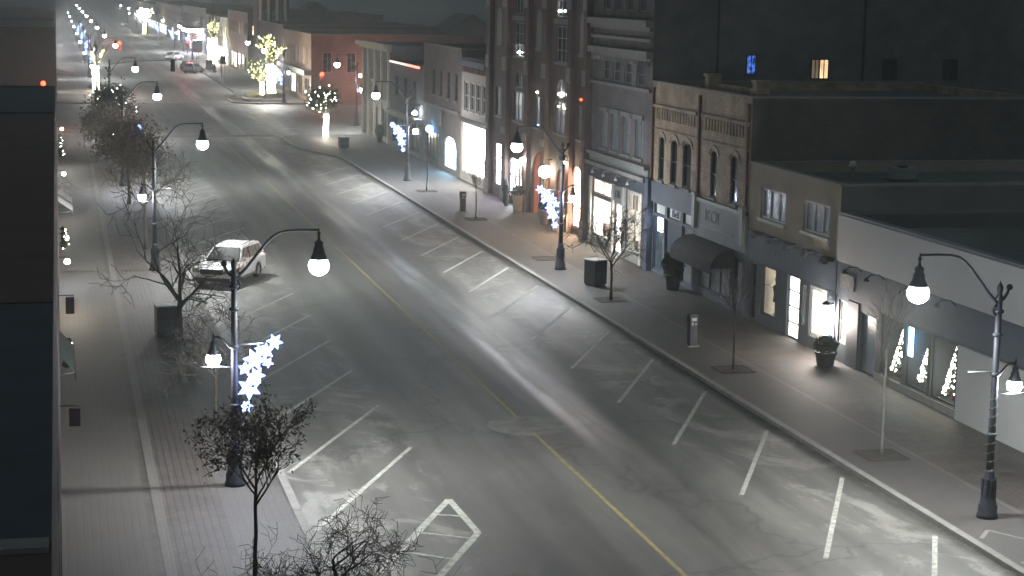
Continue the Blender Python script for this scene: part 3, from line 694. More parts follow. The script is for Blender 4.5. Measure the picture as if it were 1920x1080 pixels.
# rooftop plant of the near roofs
def vent(x, y, z, s, label, nm='roof_unit'):
    t = thing(nm, (x, y, z), label, 'roof equipment')
    b = MB(); b.box(x-s, x+s, y-s*.7, y+s*.7, z+.12, z+s*1.2); b.build('housing', mat('roof_unit_metal', (.2, .21, .21), .6, .2, 2), t, bevel=.03)
    b = MB(); b.box(x-s*1.1, x+s*1.1, y-s*.8, y+s*.8, z, z+.115); b.lathe((x, y, z+s*1.2), [(s*.45, .003), (s*.45, .1), (s*.2, .12)], 14); b.build('base_and_fan', M_dark, t); return t
vent(37.0, 62.2, 5.4, .55, 'square air handler on the flat roof of the nearest shop')
vent(35.0, 74.5, 6.6, .5, 'square vent box on the roof of the beige building')
b = thing('roof_pipe', (33.2, 75.6, 6.6), 'short white vent pipe on the roof of the beige building', 'roof vent')
m_ = MB(); m_.lathe((33.2, 75.6, 6.6), [(.09, 0), (.09, .5), (.2, .52), (.12, .75), (.03, .8)], 12); m_.build('flue', M_white, b)

# --- beige two-storey
t = thing('beige_building', (FX, 73.7, 0), 'beige two storey building with two three pane windows over a blue grey shopfront', 'building')
H2 = [(74.5, 77.4, 4.78, 6.12), (69.72, 72.5, 4.83, 6.12), (75.3, 76.95, .6, 2.76), (72.6, 73.95, .14, 2.8), (69.7, 71.5, .6, 2.72), (71.85, 72.2, .9, 2.6), (77.6, 78.3, .14, 2.7)]
shell(t, FX, 68.7, 78.8, 7.02, M_beige, H2, depth=17, coping=M_stone, low=(4.1, M_fasd), side=mat('shaded_side_render', (.10, .105, .10), .9, .2, .6))  # shade of the side walls is put into this darker grey
band(t, FX, 68.72, 78.78, 2.86, 4.14, .07, M_fasc, 'fascia')
for y in (69.3, 71.3, 73.3, 75.3, 77.2):
    b = MB(); b.box(FX-.42, FX-.073, y-.3, y+.3, 4.02, 4.16); b.box(FX-.5, FX-.3, y-.2, y+.2, 3.9, 4.02); b.build('sign_light', M_dark, t)
for a, b, c, d in H2[:2]: window(t, FX, a, b, c, d, M_curt, M_white, 3, 1, M_white, fw=.1)
window(t, FX, *H2[2], None, M_fasd, 1, 1); interior(t, FX, *H2[2], M_shopwarm, goods=[(75.9, .7, 1.9, 'b'), (76.6, .4, 1.4, 'm')])
window(t, FX, *H2[3], glow('doorway_light', (1, .95, .82), 1.6, .3, 2.5, sample=True), M_navy, 1, 4, name='door')
window(t, FX, *H2[4], None, M_white, 1, 1, fw=.16); interior(t, FX, *H2[4], M_warmwin, goods=[(70.2, .6, 1.2, 'b'), (71.1, .5, .8, 'b')])
window(t, FX, *H2[5], M_curt, M_white); window(t, FX, *H2[6], M_glass, M_navy, name='door')
text_part('number_sign', '72', .5, (FX-.09, 75.2, 3.45), FXr, M_stone, t)
band(t, FX, 68.75, 69.6, .1, 2.84, .05, M_fasd, 'pier')
b = MB(); b.lathe((FX-.34, 68.95, 1.1), [(.1, 0), (.28, .15), (.34, .95), (.2, 1.15), (.02, 1.2)], 14)
lt = thing('wall_lantern', (FX-.2, 68.95, 1.1), 'glaring white wall lantern between the beige and white shops', 'wall lamp'); b.build('lantern_glass', glow('lantern_glow', (1, .93, .9), 18), lt)
b = MB(); b.box(FX-.34, FX-.052, 68.9, 69.0, 2.32, 2.38); b.lathe((FX-.34, 68.95, 2.3), [(.18, 0), (.14, .1), (.03, .16)], 12); b.build('lantern_cap', M_dark, lt)
point((-.6, 0, .6), 70, (1, .85, .72), .15, lt, 'lantern_light')

# --- buff brick two-storey, two shop units
t = thing('buff_brick_building', (FX, 86, 0), 'buff brick two storey building with arched slit windows and corbelled parapet', 'building')
UP = [(91.16, 92.02, 4.97, 7.18), (89.1, 90.1, 4.97, 7.18), (86.95, 88.2, 4.97, 7.18), (83.25, 84.1, 4.97, 7.14), (80.4, 81.4, 4.97, 7.14)]
GR = [(91.0, 92.6, .3, 3.1), (88.3, 90.7, .14, 3.1), (86.4, 88.0, .3, 3.1), (79.4, 80.6, .14, 2.6), (81.0, 85.4, .5, 2.7)]
TRS = [(90.75, 92.5, 3.2, 3.74), (88.3, 90.4, 3.2, 3.74), (86.5, 87.9, 3.2, 3.74)]
shell(t, FX, 78.8, 93.35, 9.86, BR3, [(*h, .22) for h in UP]+GR+TRS, depth=15, coping=M_stone, low=(4.8, M_fasc), side=brick('shaded_side_brick', (.085, .07, .062), (.065, .055, .05), (.08, .075, .07), bw=.36, bh=.13))  # side walls: darker brick colour, their shade is painted in
for a, b, c, d in UP:
    window(t, FX, a, b, c, d, M_glass, M_fasd, 1, 2, M_stone)
    h = MB(); n = 8; cc = (a+b)/2; w = (b-a)/2+.12
    for k in range(n):
        t0, t1 = pi*k/n, pi*(k+1)/n
        P = lambda tt, q: (FX-.05, cc+(w+q)*cos(tt), d-.22+(.34+q)*sin(tt))
        h.prism([P(t0, 0), P(t1, 0), P(t1, .16), P(t0, .16)], (.048, 0, 0))
    h.build('brick_hood', mat('pale_brick_hood', (.30, .24, .17), .85, .3, 6), t)
cb = MB(); y = 79.4
while y < 92.9:
    if abs(y-85.7) > .6: cb.box(FX-.045, FX-.002, y, y+.2, 8.05, 8.6)
    y += .42
cb.box(FX-.12, FX-.002, 79.0, 85.4, 8.62, 8.78); cb.box(FX-.12, FX-.002, 86.1, 93.1, 8.62, 8.78)
cb.box(FX-.07, FX-.002, 79.0, 85.4, 7.5, 7.58); cb.box(FX-.07, FX-.002, 86.1, 93.1, 7.5, 7.58)
cb.build('corbel_course', BR3, t)
for y0, nm in ((85.72, 'downpipe'), (92.95, 'downpipe'), (79.15, 'downpipe')):
    b = MB(); b.box(FX-.13, FX-.002, y0-.1, y0+.1, 4.9, 9.6); b.build(nm, mat('rust_red_paint', (.10, .045, .035), .7, .3, 3), t)
for y in (86.0, 79.55):
    b = MB(); b.box(FX+.35, FX+.95, y-.28, y+.28, 9.4, 10.5); b.box(FX+.29, FX+1.01, y-.34, y+.34, 10.503, 10.62); b.build('chimney', BR3, t)
b = MB(); b.box(FX+.6, FX+.8, 79.85, 85.7, 9.4, 10.2); b.build('rear_parapet', BR3, t)
band(t, FX, 85.95, 93.3, 3.8, 4.86, .12, M_fasc, 'fascia'); band(t, FX, 78.85, 85.5, 2.95, 4.62, .1, mat('grey_signboard', (.15, .16, .165), .7, .15, 1), 'signboard')
band(t, FX, 79.3, 85.4, 4.63, 4.8, .2, M_grn, 'moulding'); b = MB(); b.box(FX-.14, FX-.102, 80.5, 85.0, 3.5, 3.58); b.build('moulding', M_grn, t)
for y in (85.7, 79.15): b = MB(); b.box(FX-.26, FX-.103, y-.2, y+.2, 3.3, 4.85); b.box(FX-.3, FX-.103, y-.26, y+.26, 4.853, 5.0); b.build('console_bracket', M_grn, t)
M_blk = mat('black_letters', (.012, .013, .018), .6, .1)
text_part('sign_lettering', 'KOI', .78, (FX-.115, 83.35, 4.05), FXr, M_blk, t, sx=1.5)
M_trs = mat('frosted_transom', (.42, .46, .44), .5, .18, 3)
for i, (a, b, c, d) in enumerate(TRS):
    o = window(t, FX, a, b, c, d, M_trs, M_fasd, fw=.04, name='transom')
text_part('sign_lettering', 'Bell', .52, (FX+.10, 89.35, 3.46), FXr, mat('blue_letters', (.03, .05, .12), .6), t, sx=1.5)
window(t, FX, *GR[0], mat('blue_grey_glass', (.06, .08, .095), .25, .2, 1), M_navy); 
b = MB(); b.box(FX+.03, FX+.07, 91.15, 91.95, 2.35, 3.03); b.build('lit_screen', glow('screen_white', (.75, .82, 1), 7, .1, 3, sample=True), t)
window(t, FX, *GR[1], mat('dark_blue_door', (.035, .05, .07), .4, .2, 1), M_navy, name='door'); window(t, FX, *GR[2], M_curt, M_navy)
window(t, FX, *GR[3], M_glass, M_dark, name='door'); window(t, FX, *GR[4], M_curt, M_fasd, 3)
band(t, FX, 92.75, 93.32, .1, 4.95, .3, M_navy, 'blue_pier')
# dark awning across both units
aw = thing('awning', (FX, 83, 2.6), 'dark arched fabric awning over the shop below the KOI signboard', 'awning')
m_ = MB(); n = 10
for k in range(n):
    t0, t1 = pi/2*k/n, pi/2*(k+1)/n
    A = lambda tt: (FX-.1-1.15*sin(tt), 2.1+.85*cos(tt))
    (xa, za), (xb, zb) = A(t0), A(t1)
    m_.quad((xa, 80.2, za), (xa, 86.0, za), (xb, 86.0, zb), (xb, 80.2, zb), True)
    for y in (80.2, 86.0): m_.quad((FX-.1, y, 2.1), (xa, y, za), (xb, y, zb), (FX-.1, y, 2.1))
m_.quad((FX-1.25, 80.2, 2.1), (FX-1.25, 86.0, 2.1), (FX-1.25, 86.0, 1.85), (FX-1.25, 80.2, 1.85))
m_.build('canopy', mat('charcoal_canvas', (.011, .012, .013), .9, .25, 2), aw)
m_ = MB(); m_.tube([(FX-.1, 80.25, 2.0), (FX-1.2, 80.25, 2.0), (FX-1.2, 85.95, 2.0), (FX-.1, 85.95, 2.0)], .02, 6); m_.build('awning_frame', M_rod, aw)

# --- tall grey-brown building with pale cornices
t = thing('corniced_building', (FX, 99, 0), 'tall grey brown building with pale cornices over the brightly lit display window', 'building')
W2 = [(101.4, 102.7, 5.75, 7.75), (99.3, 100.65, 5.75, 7.75), (97.1, 98.45, 5.75, 7.75), (94.8, 96.2, 5.75, 7.75)]
W3 = [(a, b, 9.55, 10.7) for a, b, c, d in W2]; W4 = [(a, b, 13.4, 15.4) for a, b, c, d in W2]
SH = [(100.05, 104.15, .6, 2.9), (100.05, 104.15, 3.0, 3.9), (98.0, 99.6, .14, 3.0), (94.75, 97.5, .6, 3.9)]
SIDEW = [(38.45, 39.35), (34.7, 35.5), (42.5, 43.4)]
shell(t, FX, 93.4, 104.75, 17, BR4, W2+W3+W4+SH, depth=30, coping=M_stone)
for i, h in enumerate(W2): window(t, FX, *h, M_curt, M_grn, 2 if i % 2 else 1, 2, M_stone); band(t, FX, h[0]-.15, h[1]+.15, 7.78, 8.02, .1, M_stone, 'lintel')
for h in W3+W4: window(t, FX, *h, M_fasd, M_grn, 1, 2)
for z0, z1, pr, nm in ((12.4, 12.62, .2, 'cornice'), (12.625, 12.98, .42, 'cornice'), (11.85, 12.02, .16, 'string_course'), (10.85, 11.02, .12, 'cornice'), (11.025, 11.38, .34, 'cornice'), (9.28, 9.44, .16, 'string_course'), (5.28, 5.46, .3, 'cornice'), (4.66, 4.88, .36, 'cornice'), (4.885, 5.275, .08, 'frieze')):
    band(t, FX, 93.45, 104.7, z0, z1, pr, M_stone if nm != 'frieze' else M_grn, nm)
b = MB(); y = 93.8
while y < 104.4: b.box(FX-.2, FX-.002, y, y+.14, 10.62, 10.845); y += .55
b.build('dentil_course', M_stone, t)
band(t, FX, 93.45, 104.7, 3.98, 4.62, .14, M_fasd, 'sign_fascia')
for y in (102.2, 100, 97.6, 95.4):
    b = MB(); b.tube([(FX-.15, y, 4.5), (FX-.55, y, 4.62), (FX-.6, y, 4.5)], .02, 6); b.lathe((FX-.6, y, 4.33), [(.1, 0), (.08, .1), (.03, .17)], 10); b.build('gooseneck_lamp', M_white, t)
window(t, FX, *SH[0], None, M_white, 1, 1, fw=.12); interior(t, FX, *SH[0], M_shopwarm if False else glow('bright_display', (1, .95, .80), 7.5, .25, 1.2, sample=True), goods=[(100.9, .45, 1.5, 'm'), (102.2, .9, .5, 'b'), (103.3, .5, .7, 'b')])
window(t, FX, *SH[1], glow('curtained_transom', (1, .72, .55), .75, .45, 2.2), M_white, 2, 1, fw=.1, name='transom')
window(t, FX, *SH[2], glow('shop_door_light', (1, .9, .86), 3.4, .5, 2.2, sample=True), M_white, 1, 2, fw=.14, name='door')
window(t, FX, *SH[3], None, M_white, 2, 2, fw=.16); interior(t, FX, *SH[3], glow('dim_display', (1, .93, .78), 1.1, .7, 1.6, sample=True), goods=[(95.6, .8, 1.1, 'b'), (96.9, .7, .5, 'b'), (95.7, 1.0, 1.0, 'p'), (97, .7, .8, 'p')])
b = MB(); b.box(FX-.1, FX+.06, 98.05, 99.55, 3.06, 3.9); b.build('number_board', M_grn, t); text_part('number_sign', '136', .6, (FX-.115, 98.8, 3.46), FXr, M_blk, t, sx=1.1)
for y0, y1 in ((104.17, 104.6), (99.63, 100.02), (97.53, 97.97), (94.3, 94.72)): band(t, FX, y0, y1, .1, 3.95, .12, mat('cream_pilaster', (.45, .43, .38), .7, .12), 'pilaster')
band(t, FX, 94.75, 97.5, .1, .58, .08, M_stone, 'stall_riser'); band(t, FX, 100.05, 104.15, .1, .58, .08, M_stone, 'stall_riser')
# windows on its side wall
def south_window(t, Y, x0, x1, z0, z1, pane, frame):
    f_ = MB(); y0, y1 = Y-.06, Y-.003
    for a in ((x0-.06, x0, z0-.06, z1+.06), (x1, x1+.06, z0-.06, z1+.06), (x0, x1, z0-.06, z0), (x0, x1, z1, z1+.06), ((x0+x1)/2-.02, (x0+x1)/2+.02, z0, z1)): f_.box(a[0], a[1], y0, y1, a[2], a[3])
    o = f_.build('window', frame, t); p = MB(); p.quad((x0, Y-.03, z0), (x1, Y-.03, z0), (x1, Y-.03, z1), (x0, Y-.03, z1)); p.build('pane', pane, o)
YS = 93.41
south_window(t, YS, 38.45, 38.82, 10.1, 11.05, glow('dim_curtain', (1, .75, .5), .035, .2), M_dark)
south_window(t, YS, 38.9, 39.35, 10.1, 11.05, glow('lit_bedroom', (1, .66, .36), .3, .3, 2), M_dark)
south_window(t, YS, 34.85, 35.3, 10.3, 11.25, glow('blue_screen_window', (.10, .26, 1), .13, 1, 5), M_dark)
south_window(t, YS, 42.5, 43.2, 10.1, 11.1, M_glass, M_dark)
south_window(t, YS, 46.0, 46.7, 10.1, 11.1, M_glass, M_dark)

b = MB()
for x in (33.2, 41.3): b.tube([(x, YS-.1, 7.5), (x, YS-.1, 16.5)], .06, 6)
b.build('drain_pipe', M_dark, t)
# --- tall dark red brick hall with stone trim
t = thing('brick_hall', (FX, 118, 0), 'tall dark red brick hall with pilasters, stone blocks and glowing arched doorway', 'building')
cols = [(127.1, 129.2, 'n'), (120.9, 123.9, 'w'), (116.2, 118.1, 'n'), (110.0, 113.0, 'w'), (106.1, 107.7, 'n')]
HH = []
for a, b, k in cols:
    HH.append((a, b, 5.8, 7.75))
    if k == 'w': HH += [(a+.25, b-.25, 8.0, 9.1, .9), (a, b, 10.1, 12.3), (a+.1, b-.1, 12.85, 14.8, 1.1)]
GH = [(127.3, 129.3, .9, 3.9), (121.4, 124.9, .8, 3.3, .5), (113.9, 118.6, .14, 4.3, 1.5), (106.6, 108.6, .5, 4.2, 1.0), (110.2, 112.4, .14, 3.7, .8)]
shell(t, FX, 105.0, 131.6, 18, BR5, HH+GH, depth=34, coping=M_stone)
for a, b, k in cols:
    window(t, FX, a, b, 5.8, 7.75, M_curt, M_grn, 3 if k == 'w' else 2, 2, M_stone)
    if k == 'w':
        window(t, FX, a+.25, b-.25, 8.0, 9.1, M_glass, M_grn, 3); window(t, FX, a, b, 10.1, 12.3, M_glass, M_grn, 3, 3, M_stone)
        window(t, FX, a+.1, b-.1, 12.85, 14.8, M_glass, M_grn, 3, 2); band(t, FX, a-.2, b+.2, 12.42, 12.72, .14, M_stone, 'stone_lintel')
    else:
        b_ = MB(); pts = [(FX-.06, a+.35, 10.8), (FX-.06, b-.35, 10.8)]+[(FX-.06, (a+b)/2+((b-a)/2-.35)*cos(pi*q/8), 12.6+.6*sin(pi*q/8)) for q in range(9)]
        b_.prism(pts, (.058, 0, 0)); b_.build('stone_panel', M_stone, t); band(t, FX, a+.2, b-.2, 10.6, 10.78, .12, M_stone, 'stone_sill')
for y0, y1 in ((130.2, 131.3), (125.0, 126.2), (119.0, 120.0), (114.4, 115.4), (108.5, 109.3), (105.15, 105.8)):
    b = MB(); b.box(FX-.28, FX-.002, y0, y1, 4.9, 17.2); b.build('pilaster', BR5, t)
    for z0, z1 in ((4.75, 5.2), (9.0, 9.9), (13.3, 13.9)):
        b = MB(); b.box(FX-.36, FX-.283, y0+.05, y1-.05, z0, z1); b.build('stone_block', M_stone, t)
    b = MB(); b.box(FX-.34, FX-.285, y0-.03, y1+.03, .1, 1.2); b.build('stone_base', M_stone, t)
    b = MB(); b.box(FX-.28, FX-.002, y0, y1, .1, 4.897); b.build('pilaster_base', BR5, t)
window(t, FX, *GH[0][:4], glow('violet_door_light', (.82, .62, 1), 5.5, .2, 1, sample=True), M_dark, 1, 3, name='door', fw=.1)
window(t, FX, *GH[1][:4], glow('hall_window_light', (.92, .95, 1), 6.5, .1, 1, sample=True), M_dark, 2, 2, fw=.12)
interior(t, FX, 114.0, 118.5, .14, 4.25, glow('porch_glow', (1, .5, .26), .65, .6, .9, sample=True), dep=1.9, wallm=mat('terracotta_wall', (.34, .15, .09), .8), name='porch')
window(t, FX, *GH[3][:4], glow('arched_door_glow', (1, .66, .45), 9, .45, 1.1, sample=True), M_stone, 2, 3, name='door', fw=.1)
interior(t, FX, 110.25, 112.35, .14, 3.65, glow('hall_door_glow', (1, .62, .4), .8, .7, 1.4, sample=True), dep=1.2, wallm=mat('terracotta_wall', (.34, .15, .09), .8), name='doorway')
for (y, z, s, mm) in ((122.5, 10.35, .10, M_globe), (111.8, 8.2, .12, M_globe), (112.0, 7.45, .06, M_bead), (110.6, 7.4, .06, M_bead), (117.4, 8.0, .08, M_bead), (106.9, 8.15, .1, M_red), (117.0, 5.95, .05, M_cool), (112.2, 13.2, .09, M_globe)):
    b = MB(); b.ball((FX-.03, y, z), s, 10, 6, .7); b.build('window_glint', mm, t)  # glowing balls stand in for lamp reflections in the panes

def hang_light(y, z, s, label, m, w, c, off=.45):
    l = thing('hanging_lantern', (FX-off, y, z), label, 'lantern')
    b = MB(); b.lathe((FX-off, y, z-s), [(.35*s, 0), (.9*s, .35*s), (s, .9*s), (.8*s, 1.5*s), (.3*s, 1.8*s)], 8); b.build('lantern_glass', m, l)
    b = MB(); b.tube([(FX-off, y, z+.8*s), (FX-off, y, z+.8*s+.35), (FX-.02, y, z+.8*s+.4)], .025, 6); b.lathe((FX-off, y, z+.8*s), [(.5*s, 0), (.1*s, .3*s)], 8); b.build('lantern_bracket', M_dark, l)
    point((-.1, 0, -.1), w, c, s*.8, l, 'lantern_light')
hang_light(113.4, 3.35, .42, 'big faceted glowing lantern above the porch steps of the brick hall', glow('faceted_lantern', (1, .9, .68), 10), 260, (1, .62, .38))
hang_light(119.3, 3.5, .22, 'small white lantern left of the porch of the brick hall', glow('small_lantern', (1, .9, .95), 22), 90, (1, .7, .5))
hang_light(108.9, 4.3, .08, 'tiny lantern above the glowing arched door', M_bead, 30, (1, .7, .5))

# --- cream narrow building with dazzling shop
t = thing('cream_building', (FX, 136, 0), 'narrow cream fronted building with the dazzling white shop window', 'building')
W6 = [(138.4, 139.9, 5.5, 7.6), (136.3, 137.8, 5.5, 7.6), (134.2, 135.7, 5.5, 7.6), (132.2, 133.6, 5.5, 7.6)]; S6 = [(132.2, 140.2, .8, 4.5)]
shell(t, FX, 131.65, 140.9, 9.25, BRC, W6+S6, depth=24, coping=M_stone)
for h in W6: window(t, FX, *h, M_glass, M_white, 2, 2, M_white, fw=.12)
band(t, FX, 131.7, 140.85, 8.75, 9.2, .3, M_fasc, 'cornice'); band(t, FX, 131.7, 140.85, 4.6, 4.85, .15, M_dark, 'sign_fascia')
interior(t, FX, *S6[0], M_whitewin, dep=1.4, goods=[(133.1, .6, 1.9, 'b'), (134.2, .7, 1.5, 'm'), (132.7, .7, 1.1, 'p')])
window(t, FX, *S6[0], None, M_white, 4, 1, fw=.07, name='shop_window')
dm = MB(); y = 132.0
while y < 140.6: dm.box(FX-.14, FX-.002, y, y+.3, 8.3, 8.74); y += .75
dm.build('brackets', mat('red_brown_trim', (.16, .09, .08), .8), t)

# --- brown brick
t = thing('brown_brick_building', (FX, 148.5, 0), 'plain brown brick building with the blue lit doorway', 'building')
W7 = [(142.3, 143.5, 5.9, 8.0), (145.3, 146.5, 5.9, 8.0), (148.3, 149.5, 5.9, 8.0), (151.3, 152.5, 5.9, 8.0)]; S7 = [(142.7, 147.3, .5, 3.0, .8), (149.5, 155, .5, 2.9)]
shell(t, FX, 140.95, 156.3, 9.88, BR7, W7+S7, depth=24, coping=M_stone)
for h in W7: window(t, FX, *h, M_glass, M_fasd, 1, 2, M_stone)
window(t, FX, *S7[0][:4], glow('blue_doorway_light', (.42, .74, 1), 5, .35, 1, sample=True), M_navy, 2, 3, name='shop_window'); window(t, FX, *S7[1], M_glass, M_dark, 4)
band(t, FX, 141, 156.2, 4.95, 5.15, .25, M_stone, 'string_course'); band(t, FX, 148.5, 156.2, 3.6, 4.9, .08, mat('tan_signboard', (.17, .14, .115), .8), 'signboard')
bl = thing('round_blue_light', (FX-.3, 152.0, 3.1), 'small round blue light on the brown brick front', 'wall lamp')
b = MB(); b.ball((FX-.3, 152.0, 3.1), .3, 14, 8); b.build('lamp_globe', glow('blue_ball', (.1, .45, 1), 9), bl); b = MB(); b.box(FX-.1, FX-.003, 151.9, 152.1, 3.0, 3.2); b.build('lamp_bracket', M_dark, bl)
wl = thing('wall_lamp', (FX-.3, 156.0, 4.2), 'white wall lamp on a bracket left of the blue light', 'wall lamp')
b = MB(); b.lathe((FX-.5, 157.5, 3.9), [(.2, 0), (.24, .12), (.1, .3)], 12); b.build('lamp_globe', M_globe, wl); b = MB(); b.tube([(FX-.5, 157.5, 4.2), (FX-.5, 157.5, 4.7), (FX-.01, 157.5, 4.7)], .04); b.build('lamp_bracket', M_dark, wl)

# --- low dark unit with red neon strip
t = thing('neon_edged_building', (FX, 164, 0), 'low dark building with a pale to red light strip along its roof edge', 'building')
S8 = [(158, 162, .5, 2.9), (163.5, 167, .5, 2.9), (168.5, 171.5, .5, 2.9)]; W8 = [(159.5, 161, 4.8, 6.6), (164, 165.5, 4.8, 6.6), (168.5, 170, 4.8, 6.6)]
shell(t, FX, 156.35, 172.6, 7.9, mat('dark_stucco', (.075, .08, .09), .85, .2), S8+W8, depth=24, coping=None)
for h in S8+W8: window(t, FX, *h, M_glass, M_fasd, 2)
b = MB(); b.box(FX-.16, FX-.003, 163.5, 172.3, 7.72, 7.88); b.build('light_strip', glow('pale_strip', (1, .72, .62), .42), t)
b = MB(); b.box(FX-.16, FX-.003, 158.0, 163.48, 7.72, 7.88); b.build('light_strip', glow('red_strip', (1, .16, .12), 1.3), t)
band(t, FX, 156.4, 172.5, 3.1, 3.5, .5, M_stone, 'canopy_ledge')

# --- corner building with cream cornice
t = thing('corner_building', (FX, 181, 0), 'corner building with a heavy cream cornice at the near side of the crossing', 'building')
W9 = [(y, y+1.5, z, z+2.2) for y in (174.3, 178.3, 182.3, 186.0) for z in (5.6,)]; S9 = [(174, 178, .5, 3.2), (179.5, 183.5, .5, 3.2), (185, 187.5, .14, 3.2)]
shell(t, FX, 172.65, 188.8, 9.1, mat('grey_stone_wall', (.21, .195, .175), .85, .15, 1.5), W9+S9, depth=26, coping=None)
for h in W9: window(t, FX, *h, M_glass, M_white, 1, 2, M_stone)
for h in S9: window(t, FX, *h, M_glass, M_grn, 2)
M_cc = mat('cream_cornice', (.42, .37, .27), .7, .12)
band(t, FX, 172.0, 189.2, 8.6, 8.85, .35, M_cc, 'cornice'); band(t, FX, 171.8, 189.4, 8.853, 9.25, .7, M_cc, 'cornice')
for y in (173.2, 177, 181, 184.9, 188.2): b = MB(); b.box(FX-.18, FX-.002, y-.25, y+.25, .1, 8.59); b.build('pilaster', mat('cream_pilaster', (.45, .43, .38), .7, .12), t)
band(t, FX, 173.5, 188, 3.5, 4.1, .12, M_stone, 'sign_fascia')

# --- beyond the crossing on the right
t = thing('orange_brick_building', (30.7, 250, 0), 'orange brick corner building beyond the crossing, its end wall lit red', 'building')
WA = [(y, y+1.4, 4.6, 6.8) for y in (239, 243, 247, 251, 255, 259, 263)]; SA = [(238, 243, .5, 3), (245, 250, .5, 3), (252, 257, .5, 3), (259, 264, .5, 3)]
shell(t, 30.7, 236, 266, 8.5, BRO, WA+SA, depth=22, coping=M_stone)
for h in WA: window(t, 30.7, *h, M_glass, M_white, 1, 2)
for i, h in enumerate(SA): window(t, 30.7, *h, glow('greenish_shop', (.8, .95, .85), .9, .5, 1, sample=True) if i == 2 else M_glass, M_grn, 2)
band(t, 30.7, 236.1, 265.9, 3.5, 4.1, .9, M_grn, 'canopy_ledge')
south_window(t, 236.0, 32.2, 33.2, 3.9, 6.3, M_glass, M_white); south_window(t, 236.0, 35.2, 36.2, 3.9, 6.3, M_glass, M_white)
o_ = thing('lit_sign', (37.5, 235.3, 3.6), 'long lit sign on the side street behind the red signal', 'sign')
b = MB(); b.box(36.6, 40.2, 235.4, 235.55, 3.3, 3.75); b.build('sign_face', glow('pink_sign', (1, .7, .6), 5, .5, 2, sample=True), o_); b = MB(); b.box(36.5, 40.3, 235.56, 235.8, 3.2, 3.85); b.build('sign_box', M_dark, o_)
point((0, -3, 0), 150, (1, .3, .2), .4, o_, 'sign_glow')

# lit column tower
t = thing('column_tower', (32.5, 302, 0), 'tall brick tower with floodlit pale columns beyond the crossing', 'tower')
b = MB(); b.box(30.6, 35.6, 300, 306, -.1, 26); b.build('wall', BR5, t)
for x in (31.0, 32.3, 33.6, 34.9):
    b = MB(); b.lathe((x, 299.6, 6.2), [(.34, 0), (.34, .3), (.26, .35), (.22, 5.5), (.2, 10), (.3, 10.2), (.34, 10.6)], 12); b.build('column', mat('pale_column', (.6, .57, .5), .7), t)
    point((x-32.5, -4.2, 7.3), 130, (1, .9, .72), .15, t, 'floodlight')
b = MB(); b.box(30.4, 35.8, 298.9, 299.95, 5.7, 6.19); b.box(30.4, 35.8, 298.9, 299.95, 17, 17.6); b.build('ledge', M_stone, t)
for x in (31.6, 33.0, 34.2): south_window(t, 300.0, x, x+.6, 2.2, 4.6, glow('tower_window', (1, .85, .6), .5, .4), M_white)
for x in (31.6, 33.0, 34.2): south_window(t, 300.0, x, x+.6, 8.2, 10.6, M_glass, M_white)

def far_block(Y0, Y1, X, zt, wm, label, seed, sg=1, depth=22, lit=.5, name='shop_block', glowc=None):
    rng = random.Random(seed); t = thing(name, (X, (Y0+Y1)/2, 0), label, 'building')
    glowc = glowc or glow('far_shop_light', (.95, .93, 1), 2.6, .3, 1, sample=True); y = Y0+1.5; ws = []; ss = []
    while y+2 < Y1: ws.append((y, y+1.5, zt-3.6, zt-1.6)); y += 4.2
    y = Y0+1
    while y+5.5 < Y1: ss.append((y, y+5, .5, 3.1)); y += 6.5
    shell(t, X, Y0, Y1, zt, wm, ws+ss, depth=depth, coping=M_stone, sg=sg)
    for h in ws: window(t, X, *h, M_warmwin if rng.random() < .12 else M_glass, M_white, 1, 2, sg=sg)
    for h in ss: window(t, X, *h, (glowc or M_whitewin) if rng.random() < lit else M_glass, M_grn, 2, 1, sg=sg, name='shop_window')
    return t
far_block(266.2, 299, 30.7, 9, BR5, 'dark brick row just before the column tower', 1, lit=.3, glowc=M_shopwarm)
far_block(308, 345, 29.9, 10, BR7, 'brick block with a lit upper window behind the dazzling wrapped trunk', 2, lit=.4, glowc=M_shopwarm)
far_block(345.5, 395, 29.9, 8.5, BRC, 'pale block with blazing shop fronts far down on the right', 3, lit=1)
far_block(395.5, 470, 29.9, 9.5, BR4, 'grey block past the blazing shop fronts', 4, lit=.6)
far_block(471, 600, 29.9, 9, BR7, 'long brown row at the far right of the street', 5, lit=.4)
far_block(602, 820, 29.9, 8, BRC, 'last pale row at the far end of the right side', 6, lit=.4)
south_window([o for o in COL.objects if o.get('label', '').startswith('brick block with a lit upper')][0], 308.0, 30.6, 31.3, 6.6, 8.0, M_warmwin, M_white)
mq = thing('lit_canopy', (28.5, 410, 4), 'glowing white canopy far down the right side', 'canopy')
b = MB(); b.box(26.4, 29.8, 404, 418, 4.6, 5.3); b.build('canopy_fascia', glow('canopy_white', (.85, .85, 1), 9, .1, sample=True), mq); b = MB(); b.box(26.3, 29.85, 403.9, 418.1, 5.303, 5.5); b.tube([(26.6, 404.3, 0), (26.6, 404.3, 4.6)], .1); b.tube([(26.6, 417.7, 0), (26.6, 417.7, 4.6)], .1); b.build('canopy_roof', M_dark, mq)
point((0, -8, -1), 250, (.9, .9, 1), .8, mq, 'canopy_light')

